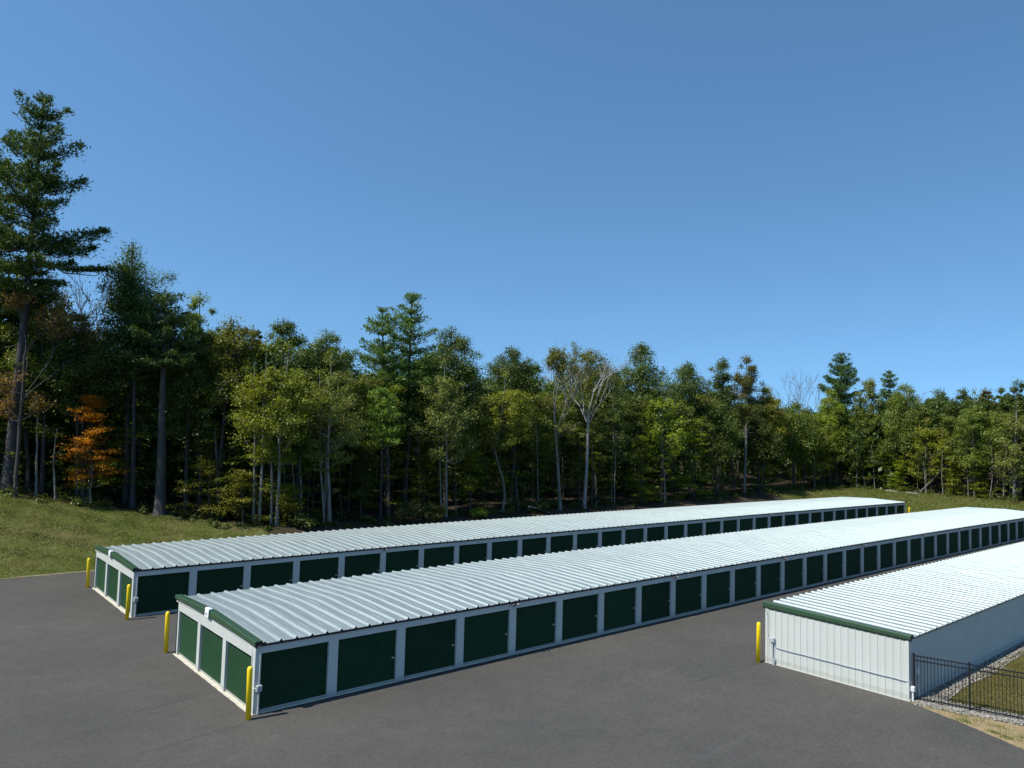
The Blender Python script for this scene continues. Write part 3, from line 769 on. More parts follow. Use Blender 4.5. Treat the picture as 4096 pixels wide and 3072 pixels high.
o = blades('far_grass', np.stack([gx, gy, height(gx, gy) - .02], -1), .06, .22, .06, LEAF['grass'], 13, .55)
tag(o, 'short grass on the slope beyond the far ends of the buildings', 'grass', None, 'stuff')
n = 70000
gx = 32.95 + r.uniform(0, 1, n) ** 1.3 * 22; gy = r.uniform(5.5, 11.75, n); k = gx > 33.0 + r.normal(0, .10, n) + .05 * (12 - gy); gx, gy = gx[k], gy[k]
o = blades('lawn_grass', np.stack([gx, gy, zb(gx) - .01], -1), .02, .065, .013, LEAF['lawn'], 14)
tag(o, 'dry mown lawn grass behind the black picket fence', 'grass', None, 'stuff')
# weeds on the dirt verge
wp = []
for (wx, wy, wr, cnt) in ((31.45, 10.1, .18, 160), (31.15, 9.05, .13, 110), (31.0, 8.6, .16, 150), (31.9, 9.2, .3, 120), (32.0, 10.3, .35, 160), (31.5, 8.3, .3, 150), (30.9, 7.6, .3, 200), (32.1, 11.2, .25, 80)):
    q = r.normal(0, wr, (cnt, 2)) * (.6, 1); wp.append(np.stack([wx + q[:, 0], wy + q[:, 1], np.full(cnt, -.01)], -1))
o = blades('verge_weeds', np.concatenate(wp), .015, .07, .014, LEAF['mid'], 15)
tag(o, 'low green weeds dotted over the sandy verge beside the pavement', 'weeds', None, 'stuff')
TREES=[
 ('pine', (8.86, 75.38, 4.14), 33.29, (0.22, -3.18), 16.63, (-0.9, -1.2), 5.1, 0.48, 'pine_dark', 'pine_tree', 'towering dark pine whose feathery crown rises far above every other tree, at the left edge'),
 ('pine', (7.8, 79.32, 4.48), 29.17, (-1.45, -1.36), 14.16, (-0.97, -1.1), 3.05, 0.38, 'pine_dark', 'pine_tree', 'dark pine half cut off by the left edge, behind the towering pine'),
 ('sparse', (9.21, 73.42, 3.95), 17.56, (-0.28, -1.33), 6.62, (-0.13, -0.97), 2.5, 0.17, 'russet', 'broadleaf_tree', 'slim grey leaning tree with thin russet leaves in front of the towering pine'),
 ('oak', (11.53, 76.23, 3.77), 19.46, (-1.21, -0.7), 5.65, (-0.82, -0.41), 2.44, 0.2, 'mid', 'broadleaf_tree', 'mid green rounded tree between the towering pine and the bare-topped tree'),
 ('twiggy', (14.66, 78.54, 3.41), 22.11, (-1.62, -0.58), 13.35, (-1.34, -0.43), 1.94, 0.16, 'brown', 'bare_tree', 'thin twiggy tree nearly bare at the top, beside the towering pine'),
 ('oak', (18.2, 75.95, 2.8), 24.41, (-1.01, -1.31), 8.11, (-0.14, -1.33), 4.05, 0.3, 'dark', 'oak_tree', 'tall dark green oak with a broad stepped crown, tallest leafy tree on the left'),
 ('pine', (19.56, 69.81, 2.31), 19.22, (-0.84, -1.0), 13.11, (-0.42, -1.08), 3.07, 0.5, 'pine_dark', 'pine_tree', 'pine with a very thick bare grey trunk standing at the foot of the grassy bank'),
 ('pine', (18.05, 72.59, 2.65), 17.35, (-1.03, -0.66), 11.53, (-1.0, -0.43), 1.87, 0.27, 'pine_dark', 'pine_tree', 'slender dark pine with a straight bare trunk left of the thick-trunked pine'),
 ('oak', (24.13, 73.44, 2.22), 20.93, (-1.31, -0.74), 10.64, (-0.98, -0.57), 1.96, 0.2, 'light', 'broadleaf_tree', 'pale green sunlit tree top peeking out right of the dark oak'),
 ('layered', (14.64, 73.56, 3.17), 9.54, (-0.22, -0.67), 2.11, (-0.03, -0.5), 2.99, 0.14, 'orange', 'maple_tree', 'small maple with bright orange autumn leaves'),
 ('oak', (24.37, 69.13, 1.99), 18.38, (-0.23, -1.45), 7.87, (0.45, -1.57), 2.36, 0.22, 'olive', 'broadleaf_tree', 'olive brown feathery tree left of the two yellow-green birches'),
 ('oak', (31.74, 71.14, 1.81), 19.36, (-1.39, -0.54), 11.39, (-1.13, -0.4), 2.6, 0.24, 'dark', 'oak_tree', 'dark green oak top showing behind the yellow-green birches'),
 ('birch', (26.26, 64.13, 1.63), 16.07, (-0.56, -0.96), 6.08, (-0.16, -0.86), 2.56, 0.16, 'yellow', 'birch_tree', 'yellow-green birch with a forked thin trunk, left one of the pair'),
 ('birch', (27.63, 63.56, 1.54), 16.19, (-0.19, -1.29), 6.21, (0.45, -1.39), 2.27, 0.18, 'yellow2', 'birch_tree', 'yellow-green birch with a slanting pale trunk, right one of the pair'),
 ('oak', (35.79, 70.65, 1.69), 18.8, (-1.06, -0.77), 10.77, (-0.62, -0.79), 2.64, 0.2, 'mid2', 'broadleaf_tree', 'grey-green rounded tree top left of the tall pine pair'),
 ('birch', (32.8, 63.65, 1.41), 15.6, (-0.9, -0.62), 6.08, (-0.65, -0.41), 2.73, 0.2, 'greygreen', 'birch_tree', 'fine-leaved grey-green birch with two pale stems left of the pine pair'),
 ('pine', (41.91, 68.38, 1.42), 21.69, (-1.79, -0.4), 10.26, (-1.72, 0.05), 2.96, 0.32, 'pine', 'pine_tree', 'lower left pine of the tall pair in the middle of the tree line'),
 ('pine', (44.86, 69.71, 1.41), 23.8, (-0.86, -1.39), 10.43, (-0.29, -1.28), 3.51, 0.36, 'pine', 'pine_tree', 'tallest pine in the middle of the tree line, right one of the pair'),
 ('pine', (38.96, 64.79, 1.32), 12.98, (-0.69, -0.57), 7.74, (-0.61, -0.4), 1.79, 0.15, 'pine_light', 'pine_tree', 'young light green pine with a slim bare stem in front of the pine pair'),
 ('oak', (52.13, 72.13, 1.43), 21.53, (-0.79, -1.25), 10.67, (-0.21, -1.26), 3.62, 0.28, 'dark', 'oak_tree', 'dark green oak leaning out from behind the tallest middle pine'),
 ('birch', (47.28, 65.16, 1.13), 17.15, (-1.22, -0.49), 6.52, (-1.2, -0.03), 3.32, 0.19, 'greygreen', 'birch_tree', 'grey-green open tree with a pale straight trunk right of the pine pair'),
 ('layered', (50.76, 65.42, 1.11), 8.6, (-0.67, -0.19), 2.39, (-0.24, -0.29), 2.58, 0.09, 'yellow', 'hemlock_tree', 'low layered yellow-green tree right of the pale-trunked open tree'),
 ('birch', (56.34, 66.42, 1.12), 16.52, (-0.78, -0.8), 7.86, (-0.48, -0.67), 3.12, 0.16, 'yellow', 'broadleaf_tree', 'yellow-green tree with a crooked bending trunk'),
 ('oak', (62.09, 71.38, 1.34), 20.15, (-1.33, -0.66), 9.9, (-1.06, -0.43), 3.63, 0.26, 'dark2', 'oak_tree', 'dark green oak behind the crooked yellow-green tree'),
 ('sparse', (64.99, 65.54, 1.03), 21.09, (-2.15, -0.04), 9.74, (-1.98, 0.33), 3.02, 0.22, 'olive', 'broadleaf_tree', 'fine brownish tree with vines on its pale trunk, left of the bleached dead tree'),
 ('oak', (79.59, 72.71, 1.38), 21.5, (-2.17, -0.05), 7.62, (-1.97, 0.4), 5.01, 0.25, 'olive2', 'broadleaf_tree', 'olive green tree directly behind the bleached dead tree'),
 ('bare', (69.39, 65.62, 1.01), 21.45, (-0.67, -1.34), 12.57, (-0.74, -0.88), 4.45, 0.24, 'bone', 'dead_tree', 'bleached white dead tree with a spreading leafless crown'),
 ('oak', (87.52, 70.85, 1.31), 23.19, (-1.67, -0.64), 8.56, (-1.14, -0.44), 4.02, 0.3, 'oakblue', 'oak_tree', 'rounded blue-green oak standing above its neighbours right of the dead tree'),
 ('birch', (76.26, 67.13, 1.1), 14.97, (-0.73, -0.71), 5.57, (-0.55, -0.45), 2.67, 0.1, 'dark2', 'broadleaf_tree', 'small dark green tree with a thin stem right of the dead tree'),
 ('oak', (99.56, 71.02, 1.35), 21.43, (-1.67, -0.47), 7.94, (-1.49, -0.03), 4.12, 0.26, 'oakblue', 'oak_tree', 'blue-green oak with a flat-topped crown left of the twin-topped tree'),
 ('birch', (87.06, 66.41, 1.09), 17.21, (-1.42, -0.32), 6.54, (-0.97, -0.22), 3.35, 0.17, 'bright', 'birch_tree', 'bright yellow-green birch in front of the two blue-green oaks'),
 ('layered', (81.1, 65.9, 1.05), 9.16, (-0.64, -0.27), 0.83, (-0.52, -0.0), 2.76, 0.1, 'yellow2', 'hemlock_tree', 'layered yellow-green hemlock under the rounded blue-green oak'),
 ('layered', (94.42, 66.52, 1.11), 12.1, (-0.89, -0.32), 0.45, (-0.46, -0.16), 4.27, 0.12, 'bright', 'hemlock_tree', 'broad layered bright green hemlock left of the splintered trunk'),
 ('oak', (107.65, 70.35, 1.48), 22.58, (-1.35, -0.86), 7.92, (-1.34, -0.21), 2.94, 0.24, 'dark2', 'oak_tree', 'left half of a twin-topped dark tree with brownish leaf tufts'),
 ('oak', (115.68, 71.14, 1.69), 23.46, (-1.28, -1.0), 6.2, (-0.41, -0.97), 2.99, 0.22, 'olivebrown', 'oak_tree', 'right half of a twin-topped dark tree with ragged sparse tip'),
 ('oak', (120.08, 69.81, 1.72), 18.33, (-1.31, -0.51), 5.4, (-0.65, -0.51), 3.45, 0.2, 'gold', 'broadleaf_tree', 'golden green round tree left of the grey leafless crown'),
 ('bare', (131.14, 70.53, 2.11), 23.18, (-1.5, -0.78), 10.17, (-0.88, -0.73), 6.09, 0.2, 'grey', 'bare_tree', 'grey leafless crown against the sky, left of the far pine'),
 ('oak', (127.81, 68.47, 1.86), 15.62, (-0.56, -0.91), 3.62, (-0.3, -0.6), 4.4, 0.24, 'mid', 'broadleaf_tree', 'mid green tree with a stout grey trunk below the grey leafless crown'),
 ('oak', (137.3, 66.15, 2.16), 18.34, (-1.18, -0.62), 4.21, (-0.83, -0.3), 3.37, 0.2, 'bright', 'broadleaf_tree', 'bright green tree in front of the far dark pine'),
 ('pine', (141.88, 66.53, 2.2), 25.12, (-1.48, -0.97), 5.92, (-0.86, -0.64), 4.92, 0.34, 'pine_blue', 'pine_tree', 'far dark blue-green pine tallest on the right half'),
 ('pine', (144.54, 58.42, 2.28), 21.45, (-1.38, -0.73), 9.59, (-1.19, -0.36), 2.86, 0.26, 'pine_blue', 'pine_tree', 'far two-pointed dark pine right of the tallest far pine'),
 ('oak', (143.19, 61.4, 2.24), 20.49, (-1.32, -0.7), 6.05, (-1.25, -0.11), 2.8, 0.2, 'greygreen', 'broadleaf_tree', 'grey-green ragged tree between the two far dark pines'),
 ('oak', (139.87, 53.92, 2.08), 19.21, (-1.05, -0.81), 4.85, (-0.84, -0.36), 3.8, 0.2, 'light2', 'broadleaf_tree', 'pale green feathery tree right of the two-pointed pine'),
 ('bare', (145.83, 54.84, 2.32), 19.21, (-1.36, -0.54), 13.08, (-0.78, -0.78), 2.05, 0.12, 'grey', 'bare_tree', 'small leafless crown poking above the far trees on the right'),
 ('oak', (145.87, 50.32, 2.34), 18.2, (-1.48, -0.35), 6.39, (-0.88, -0.34), 2.8, 0.24, 'oakblue', 'oak_tree', 'low blue-green oak at the far end right of the small leafless crown'),
 ('oak', (143.31, 45.63, 2.3), 18.12, (-1.28, -0.52), 6.6, (-1.09, -0.16), 2.16, 0.24, 'dark2', 'oak_tree', 'dark green oak with a domed top behind the large pale green tree'),
 ('birch', (135.65, 41.64, 2.04), 17.33, (-1.12, -0.59), 3.22, (-1.34, 0.24), 3.08, 0.18, 'light2', 'broadleaf_tree', 'large pale green tree in the far corner, broadest crown at the right'),
 ('oak', (139.72, 41.33, 2.21), 17.86, (-1.03, -0.71), 6.85, (-0.67, -0.53), 1.69, 0.2, 'olivebrown', 'broadleaf_tree', 'brown-tinged tree top right of the large pale green tree'),
 ('oak', (143.59, 40.16, 2.38), 18.12, (-1.16, -0.63), 11.38, (-0.85, -0.59), 1.44, 0.18, 'oakblue', 'oak_tree', 'small round blue-green tree top near the right edge'),
 ('oak', (139.26, 36.64, 2.26), 18.97, (-1.27, -0.6), 5.51, (-0.36, -0.79), 2.19, 0.24, 'dark2', 'oak_tree', 'tall dark green tree at the right edge'),
 ('birch', (132.76, 35.41, 2.01), 15.19, (-0.71, -0.75), 3.02, (-0.18, -0.66), 3.02, 0.26, 'greygreen', 'birch_tree', 'grey half-bare tree with a stout pale trunk at the right edge'),
 ('birch', (137.9, 49.76, 2.03), 12.69, (-0.64, -0.59), 2.74, (-0.1, -0.6), 3.08, 0.13, 'yellow', 'broadleaf_tree', 'yellow-green narrow tree over the far grass'),
 ('birch', (138.4, 61.87, 2.05), 12.65, (-0.81, -0.43), 3.67, (-0.2, -0.56), 3.18, 0.17, 'dark', 'broadleaf_tree', 'dark shaded tree under the far tallest pine'),
 ('layered', (138.11, 54.01, 2.01), 5.74, (-0.37, -0.2), -0.15, (-0.24, -0.04), 2.3, 0.07, 'bright', 'hemlock_tree', 'knot of young bright green trees at the edge of the far grass'),
 ('layered', (135.86, 44.62, 2.01), 6.53, (-0.42, -0.22), -0.11, (-0.03, -0.26), 1.92, 0.08, 'yellow', 'hemlock_tree', 'thin layered young tree at the far grass, under the large pale green tree'),
 ('layered', (134.5, 40.63, 2.01), 7.42, (-0.65, -0.11), -0.19, (-0.18, -0.17), 1.93, 0.08, 'yellow2', 'hemlock_tree', 'thin layered young tree near the right edge of the far grass'),
 ('layered', (23.26, 67.72, 1.99), 5.55, (-0.45, -0.11), 0.8, (-0.44, 0.09), 3.0, 0.11, 'dullyellow', 'hemlock_tree', 'dull yellow-green layered tree right of the thick-trunked pine'),
 ('layered', (25.14, 65.01, 1.74), 4.68, (-0.44, -0.04), 0.9, (-0.17, -0.11), 2.45, 0.09, 'dullyellow', 'hemlock_tree', 'low spreading yellowish tree left of the birch pair'),
 ('layered', (28.56, 63.03, 1.49), 3.15, (-0.28, -0.04), 0.76, (-0.11, -0.08), 1.45, 0.06, 'dullyellow', 'hemlock_tree', 'smallest yellowish layered tree between the birch pair and the grey-green birch'),
 ('layered', (36.72, 64.71, 1.37), 7.44, (-0.47, -0.26), 1.55, (-0.11, -0.31), 2.05, 0.08, 'dullgreen', 'hemlock_tree', 'loose dull green understory tree left of the young pine'),
 ('layered', (44.88, 65.86, 1.22), 6.41, (-0.41, -0.22), 1.74, (-0.08, -0.3), 1.97, 0.08, 'dullyellow', 'hemlock_tree', 'small yellowish understory tree behind the pale straight trunk'),
 ('layered', (62.04, 66.57, 1.1), 8.5, (-0.34, -0.47), 1.7, (-0.44, -0.07), 2.69, 0.09, 'dullgreen', 'hemlock_tree', 'dull green understory tree left of the vine-clad trunk'),
 ('layered', (75.4, 67.2, 1.1), 7.41, (-0.96, 0.16), 1.19, (-0.4, -0.04), 2.03, 0.08, 'dullgreen', 'hemlock_tree', 'thin dull green understory tree just right of the dead tree'),
 ('oak', (14.53, 74.9, 3.25), 15.73, (-1.09, -0.47), 6.27, (-0.53, -0.52), 3.14, 0.2, 'dark2', 'broadleaf_tree', 'dark green tree rising right behind the orange maple'),
 ('oak', (22.16, 71.23, 2.23), 15.81, (-0.71, -0.8), 6.24, (-0.4, -0.64), 2.56, 0.22, 'dullgreen', 'broadleaf_tree', 'dull green tree right of the thick-trunked pine'),
 ('birch', (30.82, 65.51, 1.55), 14.09, (-0.97, -0.42), 5.86, (-0.64, -0.34), 2.17, 0.14, 'mid', 'broadleaf_tree', 'mid green tree filling the gap behind the birch pair'),
 ('birch', (45.59, 67.8, 1.3), 15.58, (-1.01, -0.52), 6.5, (-0.72, -0.37), 2.28, 0.16, 'dark2', 'broadleaf_tree', 'dark green tree behind the grey-green open tree'),
 ('oak', (63.74, 68.4, 1.18), 14.21, (-0.93, -0.47), 5.49, (-0.65, -0.32), 3.21, 0.2, 'mid', 'broadleaf_tree', 'mid green tree left of the brownish vine-clad tree'),
 ('oak', (102.63, 68.34, 1.27), 15.55, (-1.01, -0.52), 4.44, (-0.65, -0.33), 4.08, 0.2, 'mid2', 'broadleaf_tree', 'grey-green tree behind the splintered trunk'),
 ('oak', (115.91, 68.42, 1.56), 12.77, (-0.83, -0.43), 3.23, (-0.52, -0.27), 3.99, 0.2, 'dullgreen', 'broadleaf_tree', 'dull green tree below the golden green tree'),
 ('birch', (131.76, 66.52, 1.94), 12.53, (-0.81, -0.42), 2.75, (-0.17, -0.54), 3.84, 0.16, 'yellow2', 'broadleaf_tree', 'yellow-green tree left of the far tallest pine'),
 ('oak', (136.93, 39.07, 2.13), 14.06, (-0.9, -0.48), 4.78, (-0.6, -0.32), 3.35, 0.2, 'light2', 'broadleaf_tree', 'pale green rounded tree in front of the small blue-green top'),
 ('oak', (141.87, 54.29, 2.16), 12.67, (-0.81, -0.43), 3.06, (-0.82, 0.0), 4.6, 0.2, 'mid2', 'broadleaf_tree', 'grey-green tree shading the far grass edge'),
 ('oak', (27.35, 68.44, 1.79), 18.07, (-1.08, -0.69), 9.41, (-0.81, -0.53), 1.19, 0.18, 'olive', 'broadleaf_tree', 'narrow olive brown tree top left of the dark oak behind the birches'),
 ('oak', (10.66, 77.47, 3.96), 12.35, (-1.13, -0.14), 4.17, (-1.33, 0.4), 3.07, 0.2, 'dark2', 'broadleaf_tree', 'shaded dark green tree under the towering pine'),
 ('snag', (108.1, 66.47, 1.29), 10.88, (-0.48, -0.56), 8.24, (-0.36, -0.54), 2.46, 0.24, 'grey', 'dead_tree', 'grey broken trunk with a splintered top hung with dead branches'),
]
STEMS=[
 ((12.14, 73.5, 3.54), 6.14, (-0.27, -0.31), 0.1, 'bark_light', 'slim pale sapling stem left of the orange maple'),
 ((14.43, 74.01, 3.22), 5.08, (-0.46, -0.06), 0.16, 'bark', 'grey trunk standing right behind the orange maple'),
 ((14.64, 72.33, 3.1), 3.64, (-0.17, -0.18), 0.07, 'bark_light', 'thin pale stem in front of the orange maple'),
 ((10.99, 75.4, 3.81), 8.81, (-0.51, -0.35), 0.13, 'bark_light', 'pale lichen-spotted trunk between the leaning russet tree and the maple'),
 ((23.99, 67.46, 1.93), 7.89, (-0.82, 0.0), 0.2, 'bark', 'dark leaning trunk right of the thick-trunked pine'),
 ((30.11, 64.96, 1.55), 7.19, (-0.26, -0.42), 0.1, 'bark', 'thin dark stem right of the birch pair'),
 ((32.49, 64.14, 1.44), 8.63, (-0.48, -0.36), 0.14, 'bark_light', 'second slimmer stem beside the grey-green birch'),
 ((35.61, 66.57, 1.49), 6.33, (-0.48, -0.15), 0.08, 'bark', 'thin stem in the dark right of the grey-green birch'),
 ((40.82, 66.23, 1.34), 8.89, (-0.72, -0.17), 0.22, 'bark', 'stout grey trunk right of the young pine stem'),
 ((43.45, 67.53, 1.34), 10.43, (-0.38, -0.61), 0.2, 'bark', 'dark trunk between the pine pair and the pale straight trunk'),
 ((49.71, 66.59, 1.17), 5.66, (-0.41, -0.16), 0.07, 'bark_light', 'hair-thin pale stem right of the pale straight trunk'),
 ((54.46, 67.72, 1.2), 6.37, (-0.3, -0.31), 0.07, 'bark', 'hair-thin stem left of the crooked trunk'),
 ((58.77, 66.3, 1.1), 7.88, (-0.85, 0.03), 0.19, 'bark', 'grey trunk right of the crooked trunk'),
 ((61.96, 67.33, 1.14), 7.87, (-0.43, -0.33), 0.09, 'bark_light', 'thin pale stem left of the vine-clad trunk'),
 ((61.48, 65.73, 1.06), 11.33, (-0.95, -0.2), 0.08, 'bark_light', 'slim upright sapling stem nearest left of the vine-clad trunk'),
 ((65.98, 66.95, 1.1), 8.55, (-0.47, -0.36), 0.12, 'bark', 'dark trunk touching the vine-clad trunk from behind'),
 ((70.92, 68.07, 1.13), 7.95, (-0.38, -0.38), 0.16, 'bark', 'dark trunk close left of the dead tree'),
 ((71.57, 66.36, 1.05), 8.09, (-0.43, -0.35), 0.1, 'bark', 'thin dark trunk close right of the dead tree'),
 ((75.51, 68.13, 1.15), 5.47, (-0.22, -0.3), 0.17, 'bark', 'stout dark trunk in the gap right of the dead tree'),
 ((75.27, 65.69, 1.02), 10.03, (-0.46, -0.5), 0.08, 'bark_light', 'pale straight sapling stem right of the dead tree'),
 ((86.43, 66.58, 1.1), 7.2, (-0.37, -0.33), 0.2, 'bark', 'thick grey trunk under the bright birch'),
 ((102.49, 67.65, 1.24), 7.83, (-0.68, -0.12), 0.13, 'bark', 'grey trunk left of the splintered trunk'),
 ((108.22, 68.35, 1.39), 8.46, (-0.78, -0.08), 0.15, 'bark', 'dark leaning trunk close left of the splintered trunk'),
 ((114.38, 67.09, 1.46), 8.13, (-0.23, -0.53), 0.12, 'bark', 'dark stem right of the splintered trunk'),
 ((123.58, 68.93, 1.75), 4.57, (-0.17, -0.26), 0.08, 'bark', 'thin stem left of the stout grey trunk'),
 ((128.64, 67.13, 1.83), 5.4, (-0.03, -0.46), 0.12, 'bark', 'grey stem right of the stout grey trunk'),
 ((133.3, 65.44, 1.95), 6.16, (-0.85, 0.18), 0.16, 'bark', 'grey trunk left of the far tallest pine trunk'),
 ((137.13, 65.09, 2.1), 7.35, (-0.34, -0.36), 0.2, 'bark', 'trunk below the far tallest pine'),
 ((138.78, 60.51, 2.06), 5.41, (-0.54, -0.02), 0.2, 'bark', 'dark trunk left of the knot of young bright trees'),
 ((137.79, 58.27, 2.01), 8.05, (-1.03, 0.16), 0.07, 'bark_light', 'curving pale thin stem left of the knot of young bright trees'),
 ((137.84, 51.08, 2.01), 6.27, (-0.46, -0.16), 0.1, 'bark_light', 'pale straight stem at the far grass, left one of three'),
 ((137.26, 49.45, 2.0), 6.33, (-0.83, 0.15), 0.1, 'bark_light', 'pale leaning stem at the far grass, middle one of three'),
 ((137.35, 48.61, 2.02), 7.54, (-0.66, -0.1), 0.12, 'bark', 'brown stem at the far grass, right one of three'),
 ((136.28, 46.51, 2.0), 7.62, (-0.61, -0.16), 0.08, 'bark_light', 'pale thin stem at the far grass left of the layered young tree'),
 ((134.93, 42.29, 2.01), 8.48, (-1.0, 0.1), 0.07, 'bark_light', 'thin leaning stem left of the large pale tree trunk'),
 ((134.13, 39.04, 2.02), 9.31, (-0.49, -0.41), 0.09, 'bark_light', 'thin pale stem right of the large pale green tree'),
 ((133.57, 36.99, 2.02), 8.63, (-0.34, -0.48), 0.1, 'bark_light', 'thin pale stem left of the half-bare tree at the right edge'),
 ((133.35, 34.73, 2.04), 8.66, (-0.4, -0.43), 0.14, 'bark', 'darker trunk right of the half-bare tree at the right edge'),
]
SKY=[(9.1, 82.1, 26.5), (12.6, 81.1, 21.6), (16.7, 80.1, 22.8), (19.7, 78.6, 24.4), (23.0, 76.7, 20.4), (26.2, 74.2, 19.0), (29.2, 71.4, 18.5), (32.0, 71.2, 19.1), (36.3, 71.7, 18.5), (39.8, 72.1, 18.0), (42.2, 72.4, 19.3), (52.9, 73.2, 20.7), (59.1, 73.3, 18.5), (63.4, 73.4, 19.8), (71.1, 73.5, 20.2), (79.7, 73.7, 20.3), (91.5, 73.9, 22.8), (97.5, 74.0, 20.4), (105.4, 74.2, 20.9), (114.1, 74.6, 20.6), (128.2, 74.7, 17.8), (134.4, 72.5, 15.3), (143.0, 68.4, 19.4), (145.1, 63.1, 19.3), (145.5, 58.1, 18.3), (145.9, 53.4, 17.3), (145.4, 48.6, 17.1), (143.8, 43.8, 17.3), (141.2, 36.3, 18.1)]
# ------------------------------------------------------------------ trees
class LV:                                        # leaf collector
    def __init__(s): s.C = []; s.N = []; s.S = []; s.A = []; s.T = []; s.D = []
    def add(s, C, N, S, T, asp=.55, D=None):
        n = len(C); s.C.append(C); s.N.append(N); s.S.append(np.broadcast_to(S, (n,))); s.T.append(np.broadcast_to(T, (n,)))
        s.A.append(np.full(n, asp)); s.D.append(D if D is not None else np.random.default_rng(n).normal(size=(n, 3)))
    def mesh(s, name, mat):
        C = np.concatenate(s.C); N = np.concatenate(s.N); S = np.concatenate(s.S)[:, None]; A = np.concatenate(s.A)[:, None]; T = np.concatenate(s.T); D = np.concatenate(s.D)
        N = N / (np.linalg.norm(N, axis=1, keepdims=True) + 1e-9)
        t = D - N * (D * N).sum(1, keepdims=True); t /= (np.linalg.norm(t, axis=1, keepdims=True) + 1e-9); b = np.cross(N, t)
        V = np.stack([C - t * S, C + b * S * A - t * S * .15, C + t * S, C - b * S * A - t * S * .15], 1).reshape(-1, 3)
        return np_mesh(name, V, np.arange(len(V)).reshape(-1, 4), mat, T)
def clump(lv, r, c, rad, n, size, tone, flat=.8, up=.6):
    d = r.normal(size=(n, 3)); d /= np.linalg.norm(d, axis=1, keepdims=True)
    q = d * (r.uniform(0, 1, (n, 1)) ** .42) * rad * (1 + .25 * r.normal(size=(n, 1))); q[:, 2] *= flat
    N = d * .7 + r.normal(0, .55, (n, 3)); N[:, 2] += up
    lv.add(c + q, N, size * r.uniform(.65, 1.35, n), tone + r.normal(0, .20, n), .58, r.normal(size=(n, 3)))
def limb(mb_, r, a, b, ra, rb, sag=.15, n=4, sides=4):
    a = np.array(a, float); b = np.array(b, float); L = np.linalg.norm(b - a); pts = []
    for i in range(n + 1):
        t = i / n; p_ = a + (b - a) * t; p_[2] += -sag * L * math.sin(math.pi * t) * .6; 
        if 0 < i < n: p_ += r.normal(0, .035 * L, 3)
        pts.append(tuple(p_))
    mb_.tube(pts, [ra + (rb - ra) * i / n for i in range(n + 1)], sides, 0, False)
def trunk_line(r, H, lean, n=9, wob=.06):
    out = []; wx = np.cumsum(r.normal(0, wob, n + 1)); wy = np.cumsum(r.normal(0, wob, n + 1))
    for i in range(n + 1):
        t = i / n; e = t * (1 - t) * 2
        out.append(np.array([lean[0] * t + wx[i] * e, lean[1] * t + wy[i] * e, H * t]))
    return out
def at_h(tr, z):
    H = tr[-1][2]; t = min(max(z / H, 0), 1) * (len(tr) - 1); i = min(int(t), len(tr) - 2); return tr[i] + (tr[i + 1] - tr[i]) * (t - i)
def trunk(mb_, tr, r0, r1, sides=8):
    n = len(tr) - 1
    pts = [tuple(tr[0] - np.array([0, 0, .3]))] + [tuple(tr[0] + (tr[1] - tr[0]) * .08)] + [tuple(p_) for p_ in tr[1:]]
    rad = [r0 * 1.75, r0 * 1.12] + [r0 + (r1 - r0) * (i / n) ** .9 for i in range(1, n + 1)]
    mb_.tube(pts, rad, sides, 0, False)
def branching(mb_, r, p0, d, L, rad, depth, spread=.55, up=.25, sides=4, tips=None):
    n = 4; pts = [np.array(p0, float)]; d = np.array(d, float); d /= np.linalg.norm(d)
    for i in range(n):
        d = d + r.normal(0, .14, 3); d[2] += up * .12; d /= np.linalg.norm(d); pts.append(pts[-1] + d * L / n)
    mb_.tube([tuple(q) for q in pts], [max(.017, rad * (1 - .45 * i / n)) for i in range(n + 1)], sides if depth > 1 else 3, 0, False)
    if tips is not None and depth <= 1: tips.append(pts[-1]); tips.append(pts[2])
    if depth <= 0: return
    k = 2 if depth > 2 else 3
    for j in range(k):
        q = pts[-1] if j < 2 else pts[r.integers(2, 4)]
        nd = d + r.normal(0, spread, 3); nd[2] += up
        branching(mb_, r, q, nd, L * r.uniform(.62, .86), rad * (.58 if j else .66), depth - 1, spread, up, sides, tips)

